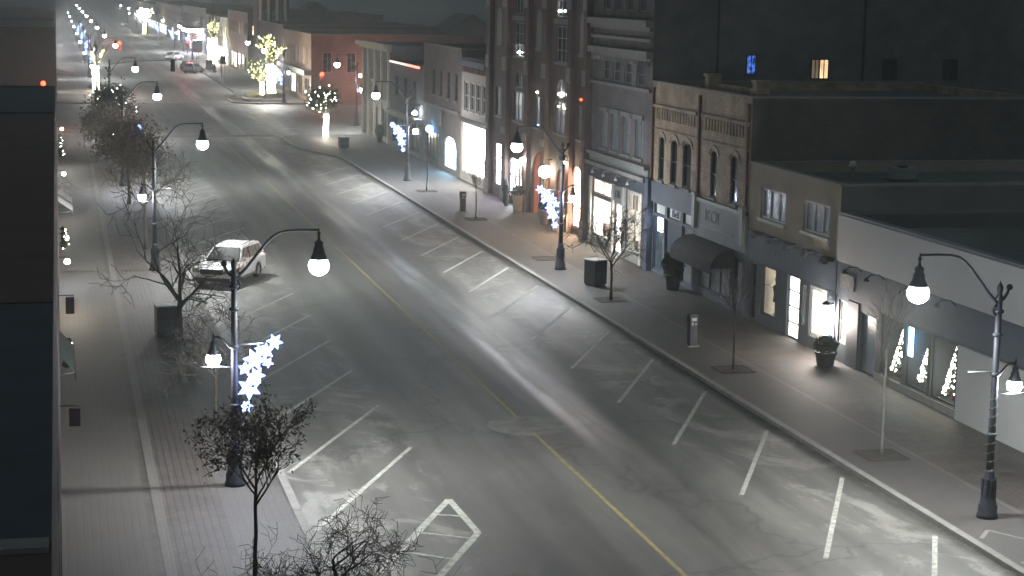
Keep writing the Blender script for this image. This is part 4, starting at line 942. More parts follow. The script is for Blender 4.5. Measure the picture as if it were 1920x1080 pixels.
# --- left side, seen along its wall line
def left_block(Y0, Y1, zt, wm, rm, label, cop=M_stone, seed=1):
    rng = random.Random(seed); t = thing('left_row_building', (0, (Y0+Y1)/2, 0), label, 'building')
    ws = []; y = Y0+1.2
    while y+1.5 < Y1 and zt > 6: ws.append((y, y+1.2, 5.2, 7.2)); y += 3.1
    ss = []; y = Y0+.8
    while y+4.2 < Y1: ss.append((y, y+3.8, .5, 3.0)); y += 5.2
    shell(t, -.12, Y0, Y1, zt, wm, ws+ss, depth=40, roofm=rm, coping=None, sg=-1, flat=True)
    if cop: b = MB(); b.box(-40, -.14, Y1-.3, Y1-.02, zt+.003, zt+.05); b.build('coping', cop, t)
    for h in ws: window(t, -.12, *h, M_glass, M_white, 1, 2, sg=-1)
    for h in ss: window(t, -.12, *h, M_glass, M_grn, 2, sg=-1, name='shop_window')
    return t
M_brr = mat('brown_gravel_roof', (.10, .066, .055), .95, .2, 1.2); M_blr = mat('blue_black_membrane', (.045, .056, .068), .8, .2, .7)
left_block(-6, 15, 10, BR7, M_brr, 'flat brown roof at the bottom left corner, nearest of the left row', cop=M_stone, seed=1)
left_block(15.1, 26.7, 10, BR7, M_blr, 'flat blue black roof of the left row, second from the bottom', cop=None, seed=2)
left_block(26.8, 66.5, 10, BR5, mat('brown_tar_roof', (.11, .066, .058), .9, .2, .5), 'long flat reddish roof of the left row behind the blue black one', cop=M_roof, seed=3)
left_block(66.6, 91, 9.6, BR4, M_blr, 'dark flat roof of the left row further back', cop=M_roof, seed=4)
left_block(91.1, 176, 4.8, BR7, M_roof, 'low left row building at the near corner of the crossing', cop=M_roof, seed=5)
far_block(242, 300, -.12, 9, BR5, 'brick row on the left just past the crossing', 11, sg=-1, lit=.5)
far_block(301, 420, -.12, 8.5, BR7, 'brown row further down the left side', 12, sg=-1, lit=.6)
far_block(421, 640, -.12, 9, BR4, 'grey row near the end of the left side', 13, sg=-1, lit=.5)
far_block(642, 820, -.12, 8, BR5, 'last brick row at the far end of the left side', 14, sg=-1, lit=.5)

def roof_seams(t, x0, x1, ys, z):
    m = MB()
    for y in ys: m.box(x0, x1, y-.05, y+.05, z+.004, z+.018)
    m.build('roof_seams', mat('seam_tape', (.05, .055, .06), .6, .3, 3), t)
for o, args in (('single storey shop with', (30.2, 53, [41+2.2*k for k in range(12)], 5.4)), ('beige two storey', (30.2, 46, [70.6+2.1*k for k in range(4)], 6.62))):
    roof_seams([q for q in COL.objects if q.get('label', '').startswith(o)][0], *args)
# dark houses and blocks behind the right row
def house(x, y, w, d, h, label, rot=0, lit=False):
    t = thing('house', (x, y, 0), label, 'house')
    b = MB(); b.box(x-w/2, x+w/2, y-d/2, y+d/2, -.1, h); b.poly([(x-w/2, y-d/2, h), (x+w/2, y-d/2, h), (x, y-d/2, h+w*.33)]); b.poly([(x-w/2, y+d/2, h), (x+w/2, y+d/2, h), (x, y+d/2, h+w*.33)]); b.build('wall', BR7 if int(x) % 2 else M_beige, t)
    b = MB()
    for sx in (-1, 1): b.prism([(x+sx*(w/2+.4), y-d/2-.4, h-.25), (x, y-d/2-.4, h+w*.33+.05), (x, y-d/2-.4, h+w*.33+.25), (x+sx*(w/2+.4), y-d/2-.4, h-.05)], (0, d+.8, 0))
    b.build('roof', M_roof, t)
    for k, xx in enumerate((x-w*.25, x+w*.25)): south_window(t, y-d/2, xx-.5, xx+.5, h-2.2, h-.8, M_warmwin if (lit and k == 0) else M_glass, M_white)
for a in ((62, 190, 10, 12, 6, 'dark gabled house behind the corner with the cream cornice'), (80, 260, 11, 12, 6.5, 'dark gabled house further back on the side street', 0, True), (70, 330, 12, 14, 6, 'distant dark house right of the column tower'),
          (100, 380, 12, 14, 7, 'farthest dark house behind the right row'), (55, 420, 12, 12, 7, 'dark gabled house behind the far right row'), (95, 230, 12, 12, 7, 'large dark house at the end of the side street'), (130, 320, 14, 14, 7, 'dark house deep in the unlit blocks')):
    house(*a)
#==SPLIT3==

# ------------------------------------------------------------------ parked car
def make_car(label, paint, loc, rot, group=None, detail=True):
    t = thing('parked_car', loc, label, 'car', group)
    L_, W_ = 4.9, .95
    # lower body outline with wheel arches, x forward
    pts = []
    def arch(cx, r_=.43):
        return [(cx+r_*cos(pi*k/8), .33+r_*sin(pi*k/8)) for k in range(9)]
    low = [(2.42, .30)] + [(2.0, .24)] + arch(1.5) + [(-1.0+.0, .24)] + arch(-1.42) + [(-2.2, .24), (-2.43, .40)]
    low = [(2.40, .34), (1.98, .25)]+arch(1.5)+arch(-1.42)+[(-2.0, .25), (-2.42, .42), (-2.45, .85), (-2.38, 1.08), (-1.0, 1.10), (.95, 1.06), (1.6, 1.0), (2.15, .93), (2.40, .82), (2.46, .6)]
    m = MB(); n = len(low)
    secs = [(-W_, .0), (-W_*.93, .0), (W_*.93, 0), (W_, 0)]
    ys = [-W_, W_]
    m.prism([(x, -W_, z) for x, z in low], (0, 2*W_, 0))
    body = m.build('body', paint, t, world=False, bevel=.07)
    body.data.polygons.foreach_set('use_smooth', [True]*len(body.data.polygons))
    gh = MB()
    B = [(-2.36, 1.06), (.92, 1.06)]; T_ = [(-2.0, 1.68), (-1.2, 1.74), (-.1, 1.72), (.18, 1.66)]
    def loop(s): return [(-2.38, s*.90, 1.06), (1.05, s*.90, 1.04), (.2, s*.70, 1.64), (-.3, s*.69, 1.71), (-1.3, s*.69, 1.73), (-2.05, s*.70, 1.67)]
    a_, b_ = loop(-1), loop(1)
    gh.poly(a_); gh.poly(b_[::-1])
    for k in range(6): q = (k+1) % 6; gh.quad(a_[k], a_[q], b_[q], b_[k])
    gh.build('cabin', paint, t, world=False, bevel=.04)
    def pane(nm, pts, off, mm=mat('car_glass', (.01, .012, .014), .3, .2, 1, spec=.08)):
        o = Vector(off); p = MB(); p.prism([tuple(Vector(q)) for q in pts], off); return p.build(nm, mm, t, world=False)
    pane('windscreen', [(1.0, -.80, 1.09), (1.0, .80, 1.09), (.26, .63, 1.61), (.26, -.63, 1.61)], (.03, 0, .03))
    pane('rear_window', [(-2.36, -.75, 1.15), (-2.36, .75, 1.15), (-2.1, .62, 1.6), (-2.1, -.62, 1.6)], (-.03, 0, .02))
    for s in (-1, 1):
        def side(x0, x1, x2, x3, nm):
            def P(x, z): return (x, s*(.90-.20*(z-1.06)/.6+.004), z)
            pane(nm, [P(x0, 1.12), P(x1, 1.12), P(x2, 1.6), P(x3, 1.6)], (0, s*.03, .006))
        side(.78, -.25, -.25, .12, 'side_window'); side(-.35, -1.25, -1.25, -.35, 'side_window'); side(-1.35, -2.15, -1.95, -1.35, 'side_window')
    M_tyre = mat('tyre_rubber', (.012, .012, .013), .85, .2); M_rim = mat('alloy', (.35, .35, .36), .35, .1, metal=.8); M_blkp = mat('black_plastic', (.018, .018, .02), .6, .2)
    for x in (1.5, -1.42):
        for s in (-1, 1):
            w_ = MB(); N_ = 20; y0, y1 = s*.72, s*.955
            rings = [(y0, .3), (y0, .37), (y0*.3+y1*.7, .385), (y1, .36), (y1, .24)]
            base = len(w_.v)
            for yy, rr in rings:
                for j in range(N_): w_.v.append((x+rr*cos(2*pi*j/N_), yy, .37+rr*sin(2*pi*j/N_)))
            for k in range(len(rings)-1):
                for j in range(N_): w_.f.append((base+k*N_+j, base+k*N_+(j+1) % N_, base+(k+1)*N_+(j+1) % N_, base+(k+1)*N_+j)); w_.sm.append(True)
            wh = w_.build('tyre', M_tyre, t, world=False)
            r_ = MB(); yo = y1-s*.02
            r_.poly([(x+.235*cos(2*pi*j/16), yo-s*.03, .37+.235*sin(2*pi*j/16)) for j in range(16)])
            for j in range(6):
                a = 2*pi*j/6; d = Vector((cos(a), 0, sin(a))); n_ = Vector((-sin(a), 0, cos(a)))*.03; c = Vector((x, yo-s*.01, .37))
                r_.prism([tuple(c-n_), tuple(c+n_), tuple(c+d*.23+n_), tuple(c+d*.23-n_)], (0, s*.015, 0))
            r_.build('rim', M_rim, wh, world=False)
        
    g_ = MB(); g_.box(2.44, 2.49, -.55, .55, .62, .86)
    for k in range(4): g_.box(2.49, 2.5, -.53, .53, .65+.055*k, .665+.055*k)
    g_.build('grille', M_blkp, t, world=False, bevel=.02)
    g_ = MB(); g_.box(2.40, 2.51, -.9, .9, .30, .46); g_.box(-2.5, -2.40, -.9, .9, .32, .5); g_.box(-1.0, 1.05, -.975, -.94, .25, .36); g_.box(-1.0, 1.05, .94, .975, .25, .36); g_.build('bumper_trim', M_blkp, t, world=False, bevel=.03)
    for s in (-1, 1):
        h = MB(); h.box(2.28, 2.475, min(s*.62, s*.93), max(s*.62, s*.93), .68, .86); h.build('headlight', mat('headlamp_lens', (.3, .31, .33), .12, .2, spec=.8), t, world=False, bevel=.03)
        h = MB(); h.box(-2.47, -2.3, min(s*.72, s*.93), max(s*.72, s*.93), .8, 1.15); h.build('tail_light', mat('tail_lens', (.2, .012, .01), .3, .2), t, world=False, bevel=.03)
        h = MB(); h.box(.72, .9, min(s*.93, s*1.13), max(s*.93, s*1.13), 1.08, 1.24); h.build('mirror', paint, t, world=False, bevel=.03)
        h = MB(); h.tube([(-1.9, s*.62, 1.72), (-1.85, s*.62, 1.79), (-.1, s*.62, 1.78), (0, s*.62, 1.72)], .022, 6); h.build('roof_rail', M_blkp, t, world=False)
        for x in (.3, -.75):
            h = MB(); h.box(x-.09, x+.09, min(s*.95, s*.975), max(s*.95, s*.975), .92, .955); h.build('door_handle', M_blkp, t, world=False)
    p = MB(); p.box(2.5, 2.515, -.26, .26, .46, .58); p.build('number_plate', M_white, t, world=False)
    t.rotation_euler = (0, 0, rot); return t
M_carw = mat('white_car_paint', (.78, .79, .80), .25, .04, 1, spec=.6, coat=.6)
make_car('white sport utility car parked at an angle on the left, behind the nearest lamp post', M_carw, (8.1, 93.2, 0), math.atan2(-.90, -.43)).scale = (1.03, 1.04, 1.03)
M_card = mat('dark_car_paint', (.03, .035, .045), .25, .1, 1, coat=.6); M_carg = mat('silver_car_paint', (.3, .31, .32), .25, .05, 1, coat=.6)
make_car('silver car parked far down on the right before the dazzling wrapped trunk', M_carg, (21.9, 318, 0), math.atan2(.9, .43), 'cars parked far down on the right')
make_car('dark car parked far down on the right next to the silver one', M_card, (21.9, 325, 0), math.atan2(.9, .43), 'cars parked far down on the right')
make_car('white car parked far down on the right, furthest of the three', M_carw, (21.9, 371, 0), math.atan2(.9, .43), 'cars parked far down on the right')

# ------------------------------------------------------------------ street furniture
M_kio = mat('kiosk_navy', (.013, .016, .026), .6, .2, 4)
def kiosk(x, y, rot, label):
    t = thing('ticket_machine', (x, y, .14), label, 'ticket machine', 'parking ticket machines on the pavements')
    m = MB(); m.box(-.17, .17, -.13, .13, .06, .95); m.box(-.19, .19, -.15, .15, .953, 1.22)
    pr = [(-.19, .0, 1.22)] ; m.prism([(-.19, -.15, 1.223), (-.19, .15, 1.223), (-.19, .15, 1.30), (-.19, -.02, 1.38), (-.19, -.15, 1.34)], (.38, 0, 0))
    m.build('cabinet', M_kio, t, world=False, bevel=.02)
    m = MB(); m.box(-.25, .25, -.2, .2, .0, .057); m.build('plinth', M_conc, t, world=False)
    m = MB(); m.box(-.11, .11, -.165, -.152, 1.08, 1.2); m.build('display', mat('pale_display', (.4, .45, .47), .3, .1), t, world=False)
    m = MB(); m.box(-.12, -.02, -.165, -.152, .9, 1.02); m.box(.04, .12, -.165, -.152, .9, .98); m.build('keypad', mat('pale_keypad', (.3, .3, .3), .6, .1), t, world=False)
    t.rotation_euler = (0, 0, rot); return t
kiosk(24.99, 72.2, R(10), 'navy parking ticket machine on the right pavement, nearest of its kind')
kiosk(25.35, 119.2, R(10), 'navy parking ticket machine beside the little tree and the dark coated person')
kiosk(4.58, 69.5, R(-20), 'navy parking ticket machine behind the nearest left lamp post')
def bin_(x, y, rot, label, h=1.3, s=.48):
    t = thing('litter_bin', (x, y, .14), label, 'litter bin', 'square dark litter bins')
    m = MB(); m.box(-s, s, -s, s, .08, h-.06)
    m.build('cabinet', M_kio, t, world=False, bevel=.02)
    m = MB(); m.box(-s-.03, s+.03, -s-.03, s+.03, h-.057, h); m.build('lid', mat('bin_lid', (.30, .31, .32), .45, .15), t, world=False, bevel=.015)
    m = MB(); m.box(-s+.06, s-.06, -s+.06, s-.06, 0, .077); m.build('foot', M_dark, t, world=False)
    for sg_ in (-1, 1):
        m = MB(); m.box(-s-.012, -s-.002, sg_*s*.5-s*.35, sg_*s*.5+s*.35, h*.62, h*.86); m.build('slot_flap', mat('flap', (.012, .012, .014), .5), t, world=False)
    for sg_ in (-1, 1):
        m = MB(); m.box(sg_*s*.5-s*.38, sg_*s*.5+s*.38, -s-.012, -s-.002, .2, h*.55); m.build('door_panel', mat('bin_door', (.04, .045, .06), .45, .2), t, world=False)
    t.rotation_euler = (0, 0, rot); return t
bin_(25.5, 88.4, R(28), 'large square dark bin with a pale lid between the lamp and the small bare tree', 1.3, .4)
bin_(4.2, 77.75, R(5), 'square dark bin with a pale lid on the left pavement under the bare tree')
bin_(24.9, 168.9, R(15), 'small dark bin on the right pavement near the conical lit tree', 1.0, .38)
bin_(25.4, 330, 0, 'distant dark box on the pavement left of the dazzling trunk', 1.6, .6)
# planters
def planter(x, y, r_, h, label, m1, kind):
    t = thing('planter', (x, y, .14), label, 'planter')
    m = MB(); m.lathe((0, 0, 0), [(r_*.72, 0), (r_*.78, .04), (r_*.95, h-.1), (r_*1.05, h-.08), (r_*1.05, h), (r_*.9, h), (r_*.88, h-.06)], 16); m.build('pot', m1, t, world=False)
    rng = random.Random(int(x*y)); lm = MB()
    if kind == 'sticks':
        for k in range(7):
            a = rng.uniform(0, 6.3); lm.tube([(r_*.3*cos(a), r_*.3*sin(a), h-.1), (r_*.7*cos(a), r_*.7*sin(a), h+rng.uniform(1.6, 2.4))], .035, 6)
        lm.build('birch_poles', mat('birch', (.5, .47, .42), .8, .3, 8), t, world=False); lm = MB()
    n, R_, zz = (700, r_*1.25, .28) if kind != 'bush' else (1500, r_*1.5, .5)
    for _ in range(n):
        d = Vector((rng.gauss(0, 1), rng.gauss(0, 1), rng.gauss(0, 1))).normalized()*rng.uniform(.5, 1)
        p = Vector((d.x*R_, d.y*R_, h+zz+d.z*zz*1.3)); u = Vector((rng.uniform(-1, 1), rng.uniform(-1, 1), rng.uniform(-1, 1))).normalized()*.07; w_ = u.orthogonal()*.5
        lm.quad(tuple(p-u), tuple(p-w_), tuple(p+u), tuple(p+w_))
    lm.build('foliage', M_leafd, t, world=False); return t
M_pot = mat('pale_pot', (.33, .31, .27), .85, .15, 3); M_potd = mat('dark_pot', (.035, .035, .038), .7, .2, 3)
planter(29.0, 119.2, .38, 1.1, 'tall pale planter with birch poles left of the porch of the brick hall', M_pot, 'sticks')
planter(29.0, 108.9, .42, 1.0, 'pale round planter of evergreens below the glowing arched door', M_pot, 'low')
planter(29.1, 112.6, .32, .9, 'tall pale planter with birch poles right of the porch of the brick hall', M_pot, 'sticks')
planter(28.9, 86.6, .4, .75, 'dark planter with a wide bush at the left end of the dark awning', M_potd, 'bush')
planter(28.9, 67.6, .42, .55, 'dark planter of shrubs under the glaring wall lantern', M_potd, 'low')
planter(29.1, 174.5, .3, .6, 'planter by the corner building with the cream cornice', M_potd, 'bush')

# christmas trees inside the windows of the nearest shop
for i, (y, h, l) in enumerate(((63.55, 1.9, 'sparkling christmas tree in the left shop window of the dark fascia shop'), (61.35, 1.8, 'sparkling christmas tree in the middle shop window of the dark fascia shop'), (59.3, 2.0, 'sparkling christmas tree in the right shop window of the dark fascia shop'))):
    t = thing('christmas_tree', (FX+.55, y, .5), l, 'christmas tree', 'christmas trees in the shop windows')
    rng = random.Random(i+50); m = MB(); 
    m.lathe((0, 0, 0), [(.14, 0), (.17, .16), (.03, .18), (.03, h*.9)], 8); m.build('stand', mat('red_pot', (.25, .03, .025), .6), t, world=False)
    m = MB(); bm_ = MB()
    for _ in range(900):
        z = rng.random()**1.3; a = rng.uniform(0, 6.3); rr = .42*(1-z)*rng.uniform(.55, 1)+.02; p = Vector((rr*cos(a), rr*sin(a), .22+z*(h-.25)))
        u = Vector((cos(a), sin(a), -.4))*.08; w_ = Vector((-sin(a), cos(a), 0))*.03; m.quad(tuple(p-u), tuple(p-w_), tuple(p+u), tuple(p+w_))
    for _ in range(105):
        z = rng.random(); a = rng.uniform(1.6, 4.7); rr = .44*(1-z)+.04; bead(bm_, (rr*cos(a), rr*sin(a), .22+z*(h-.25)), rng.uniform(.02, .042))
    m.build('needles', M_leafd, t, world=False); o = bm_.build('string_lights', M_bead, t, world=False); o['kind'] = 'stuff'

# ------------------------------------------------------------------ person by the doorway
def make_person(x, y, rot, label):
    t = thing('person', (x, y, .14), label, 'person')
    m = MB(); n = 18
    # one continuous skin from hem over shoulders and neck to the crown: (z, half width, half depth, forward shift)
    secs = [(.16, .20, .17, 0), (.2, .235, .19, 0), (.55, .225, .17, 0), (.85, .205, .155, 0), (1.02, .185, .14, 0), (1.2, .205, .15, .0), (1.33, .225, .15, 0), (1.40, .215, .135, .0), (1.45, .15, .11, .01), (1.48, .075, .085, .02), (1.52, .065, .075, .03), (1.56, .078, .095, .04), (1.62, .088, .108, .045), (1.69, .09, .112, .04), (1.75, .08, .1, .03), (1.79, .05, .06, .03), (1.80, .01, .01, .03)]
    for z, a, b_, s_ in secs:
        for j in range(n):
            q = 2*pi*j/n; m.v.append((a*cos(q), b_*sin(q)+(-s_), z))
    for k in range(len(secs)-1):
        for j in range(n): m.f.append((k*n+j, k*n+(j+1) % n, (k+1)*n+(j+1) % n, (k+1)*n+j)); m.sm.append(True)
    for s in (-1, 1):
        m.tube([(s*.17, 0, 1.38), (s*.235, .01, 1.3), (s*.265, .02, 1.08), (s*.25, -.04, .88), (s*.21, -.15, .80)], [.075, .072, .062, .052, .045], 10)
        m.tube([(s*.09, .0, .5), (s*.095, .0, .12), (s*.095, 0, .04)], [.085, .06, .055], 8)
    body = m.build('body', mat('dark_long_coat', (.018, .018, .022), .9, .25, 6), t, world=False)
    h = MB()
    for s in (-1, 1):
        c = Vector((s*.205, -.17, .78)); h.tube([tuple(c+Vector((0, .02, .02))), tuple(c+Vector((0, -.03, -.02))), tuple(c+Vector((0, -.06, -.05)))], [.03, .038, .032], 8)
        for k in range(4): h.tube([tuple(c+Vector((-.026+.017*k, -.055, -.04))), tuple(c+Vector((-.028+.018*k, -.09, -.065))), tuple(c+Vector((-.026+.017*k, -.10, -.10+.004*abs(k-1.5))))], [.0095, .009, .007], 6)
        h.tube([tuple(c+Vector((-s*.03, -.0, -.0))), tuple(c+Vector((-s*.055, -.03, -.025))), tuple(c+Vector((-s*.05, -.055, -.05)))], [.012, .0105, .008], 6)
    h.build('hands', mat('skin', (.36, .22, .16), .6, .1), t, world=False)
    f_ = MB(); f_.lathe((0, 0, 0), [(.001, 0)], 3) if False else None
    f_.ball((0, -.095, 1.645), .062, 14, 10, 1.25); f_.lathe((0, -.155, 1.62), [(.012, 0), (.016, .01), (.006, .05)], 6); f_.build('face', mat('skin', (.36, .22, .16), .6, .1), t, world=False)
    e = MB(); [e.ball((s*.024, -.152, 1.655), .0075, 8, 6) for s in (-1, 1)]; e.box(-.02, .02, -.158, -.15, 1.588, 1.593); e.build('eyes_and_mouth', M_blk, t, world=False)
    b = MB()
    for s in (-1, 1): b.lathe((s*.095, -.03, 0), [(.05, 0), (.055, .04), (.05, .1)], 10, sy=2.1)
    b.build('boots', M_blkp2, t, world=False)
    hd = MB(); hd.lathe((0, -.02, 1.5), [(.13, 0), (.118, .06), (.112, .16), (.1, .24), (.06, .305), (.01, .32)], 14, sy=1.1); hd.build('hood', mat('dark_hood', (.02, .02, .025), .9, .2), t, world=False)
    t.rotation_euler = (0, 0, rot); return t
M_blkp2 = mat('boot_leather', (.015, .014, .014), .6, .2)
make_person(29.0, 122.6, R(120), 'person in a long dark hooded coat standing by the lit hall windows')

# ------------------------------------------------------------------ signals, signs, planting bed, left wall fittings
def signal_head(t, c, face, n=3, lit=0, mcol=None):
    b = MB(); b.box(c[0]-.2, c[0]+.2, c[1]-.15, c[1]+.15, c[2]-.6, c[2]+.6); b.build('signal_housing', M_dark, t)
    for k in range(n):
        z = c[2]+.38-.38*k; y = c[1]-face*.152
        p = MB(); p.prism([(c[0]+.24*cos(2*pi*j/14), y, z+.24*sin(2*pi*j/14)) for j in range(14)], (0, -face*.02, 0)); p.build('lens', (mcol or M_red) if k == lit else M_blk, t)
        v = MB(); v.tube([(c[0]-.15, y, z), (c[0]-.1, y, z+.12), (c[0], y, z+.16), (c[0]+.1, y, z+.12), (c[0]+.15, y, z)], .02, 5); v.build('visor', M_dark, t)
def signal(x, y, ax, face, label, lit=0, z=6.1):
    t = thing('traffic_signal', (x, y, .1), label, 'traffic signal', 'signals at the crossing')
    p = MB(); p.lathe((x, y, .1), [(.2, 0), (.14, .3), (.1, .5), (.085, 6.6)], 12); p.build('pole', M_dark, t)
    a = MB(); a.tube([(x, y, 6.2), (x+(ax-x)*.4, y, 6.55), (ax, y, z+.62)], .06, 8); a.build('mast_arm', M_rod, t)
    signal_head(t, (ax, y, z), face, lit=lit)
    return t
signal(5.2, 199.5, 11.6, -1, 'overhead signal seen from behind, on a long arm from the left of the crossing', lit=5)
s1 = signal(5.0, 262, 8.2, 1, 'overhead signal glowing red beyond the crossing on the left')
s2 = signal(25.6, 330, 21.9, 1, 'red signal beside the dazzling wrapped trunk far down on the right', z=4.4)
def post_signal(x, y, z, label, w):
    t = thing('post_signal', (x, y, .1), label, 'traffic signal', 'signals at the crossing')
    p = MB(); p.lathe((x, y, .1), [(.12, 0), (.08, .2), (.07, z+.5)], 10); p.build('pole', M_dark, t); signal_head(t, (x, y-.25, z), 1)
    point((0, -1.0, z+.2), w, (1, .12, .06), .3, t, 'red_glow'); return t
post_signal(31.4, 231.6, 3.5, 'red signal on a post before the orange brick end wall', 90)
post_signal(-1.4, 196.5, 4.0, 'red signal on a post at the far left of the crossing', 160)
point((3.2, -1.5, 6), 260, (1, .1, .05), .3, s1, 'red_glow'); point((-3.7, -1.5, 4.5), 260, (1, .1, .05), .3, s2, 'red_glow')
t = thing('planting_bed', (25.4, 242, .14), 'low kerbed planting bed round the lit trees at the far corner', 'planting bed')
ol = [(22.6, 239), (23.2, 237.2), (25, 236.6), (27.6, 237), (28.2, 241), (27.6, 246), (24.5, 246.5), (22.8, 244)]
m = MB(); m.prism([(x, y, .1) for x, y in ol], (0, 0, .38)); m.build('stone_edge', M_stone, t)
m = MB(); m.prism([(25.4+(x-25.4)*.9, 241.5+(y-241.5)*.9, .3) for x, y in ol], (0, 0, .22)); m.build('soil', mat('bed_soil', (.04, .035, .025), .95, .3, 3), t)
rng = random.Random(3); m = MB()
for _ in range(1800):
    a = rng.uniform(0, 6.3); q = rng.random()**.5; p = Vector((25.4+2.3*q*cos(a), 241.5+4.1*q*sin(a), .55+rng.random()*.35)); u = Vector((rng.uniform(-1, 1), rng.uniform(-1, 1), 1)).normalized()*.16; w_ = u.orthogonal()*.4; m.quad(tuple(p-u), tuple(p-w_), tuple(p+u), tuple(p+w_))
m.build('shrubs', mat('bed_shrub', (.075, .07, .035), .9, .4, 2), t)
def sign_post(x, y, w_, h, z, label, mm):
    t = thing('street_sign', (x, y, .14), label, 'sign'); p = MB(); p.tube([(x-.2, y, .1), (x-.2, y, z+h)], .05, 8); p.tube([(x+.2, y, .1), (x+.2, y, z+h)], .05, 8); p.build('posts', M_dark, t)
    b = MB(); b.box(x-w_/2, x+w_/2, y-.1, y-.06, z, z+h); b.build('sign_plate', mm, t); return t
sign_post(25.0, 352, 1.6, 2.2, 2.2, 'tall dark sign on two legs far down on the right', M_dark)
sign_post(25.2, 300, .9, 1.3, 2.2, 'dark sign on two legs on the far right pavement by the planting bed', M_dark)
# left wall fittings: each sticks out of the left shopfronts
def wall_awning(y0, y1, z, out, label, mm, scallop=True):
    t = thing('shop_awning', (0, (y0+y1)/2, z), label, 'awning', 'awnings on the left shopfronts')
    m = MB(); m.quad((-.1, y0, z+.5), (-.1, y1, z+.5), (out, y1, z), (out, y0, z)); m.quad((-.1, y0, z+.5), (out, y0, z), (-.1, y0, z-.02), (-.1, y0, z-.02)) if False else None
    n = int((y1-y0)/.5)
    for k in range(n):
        a = y0+(y1-y0)*k/n; b = y0+(y1-y0)*(k+1)/n; c = (a+b)/2
        m.prism([(out-.01, a, z), (out-.01, b, z), (out-.01, b-.04, z-.2), (out-.01, c, z-.3), (out-.01, a+.04, z-.2)], (.02, 0, 0))
    m.build('canvas', mm, t)
    f_ = MB(); f_.tube([(-.1, y0+.05, z-.1), (out-.03, y0+.05, z-.02), (out-.03, y1-.05, z-.02), (-.1, y1-.05, z-.1)], .02, 5); f_.build('awning_frame', M_rod, t); return t
M_canv = mat('pale_canvas', (.5, .48, .47), .85, .2, 4)
for k, (a, l) in enumerate(((98.5, 'nearest of the four pale scalloped awnings on the left wall'), (102.3, 'second nearest of the four pale scalloped awnings on the left wall'), (106.4, 'third of the four pale scalloped awnings on the left wall'), (111, 'farthest of the four pale scalloped awnings on the left wall'))):
    wall_awning(a, a+2.6, 2.9, .62, l, M_canv)
wall_awning(57.5, 61.8, 2.8, .35, 'green awning close above the pavement on the left wall', mat('green_canvas', (.02, .038, .028), .85, .2, 4))
wall_awning(243, 251, 3.0, 2.0, 'dark red awning on the left corner beyond the crossing', mat('maroon_canvas', (.09, .03, .03), .85, .2, 4))
def blade(y, z, w_, h, out, label, mm):
    t = thing('projecting_sign', (0, y, z), label, 'sign', 'signs projecting from the left wall'); b = MB(); b.box(.12, out, y-.06, y+.06, z, z+h); b.build('sign_plate', mm, t)
    b = MB(); b.tube([(-.12, y, z+h+.06), (out, y, z+h+.06)], .02, 6); b.build('bracket', M_dark, t)
blade(68.6, 2.7, .1, .6, .42, 'dark red sign projecting from the left wall over the warm light patch', mat('maroon_sign', (.05, .028, .03), .7))
blade(51.6, 2.5, .1, .5, .42, 'small purple sign projecting from the left wall, nearest the camera', mat('purple_sign', (.09, .05, .08), .7))
def wreath(y, z, label):
    t = thing('wreath', (.02, y, z), label, 'wreath', 'lit wreaths on the left wall'); rng = random.Random(int(y)); m = MB(); bm_ = MB()
    for _ in range(260):
        a = rng.uniform(0, 6.3); p = Vector((.12+rng.gauss(0, .06), y+.38*cos(a)+rng.gauss(0, .05), z+.38*sin(a)+rng.gauss(0, .05))); u = Vector((rng.gauss(0, 1), rng.gauss(0, 1), rng.gauss(0, 1))).normalized()*.08; w_ = u.orthogonal()*.4; m.quad(tuple(p-u), tuple(p-w_), tuple(p+u), tuple(p+w_))
        if _ < 10: bead(bm_, tuple(p+Vector((.08, 0, 0))), .025)
    m.build('greenery', M_leafd, t); o = bm_.build('string_lights', M_bead, t); o['kind'] = 'stuff'
for y, z, l in ((62.6, 2.4, 'green wreath on the left wall beside the green awning'), (87.5, 3.0, 'green wreath on the left wall by the bright pavement patch'), (132, 3.2, 'lit wreath on the left wall near the dense tree'), (139, 3.2, 'lit wreath high on the left wall, farthest away')): wreath(y, z, l)
def wall_light(y, z, w_, c, label, s=.13):
    l = thing('wall_light', (.15, y, z), label, 'wall lamp', 'small wall lamps along the left shopfronts'); b = MB(); b.lathe((.25, y, z-.2), [(s*.5, 0), (s, .05), (s*.8, .2)], 10); b.build('lamp_shade', M_globe2, l); b = MB(); b.tube([(-.11, y, z+.1), (.25, y, z+.1), (.25, y, z)], .02, 6); b.build('bracket', M_dark, l)
    point((.3, 0, -.35), w_, c, .1, l, 'wall_light_bulb')
M_globe2 = glow('small_lamp', (1, .9, .7), 9)
wall_light(84.5, 2.4, 60, (1, .84, .6), 'wall lamp throwing the warm patch on the left pavement')
wall_light(92.5, 2.4, 50, (.9, .92, 1), 'wall lamp throwing the cool patch further along the left pavement')
wall_light(118, 3.0, 60, (1, .95, .85), 'wall lamp before the dense tree on the left')
wall_light(152, 3.2, 100, (1, .95, .85), 'wall lamp near the left corner of the crossing')
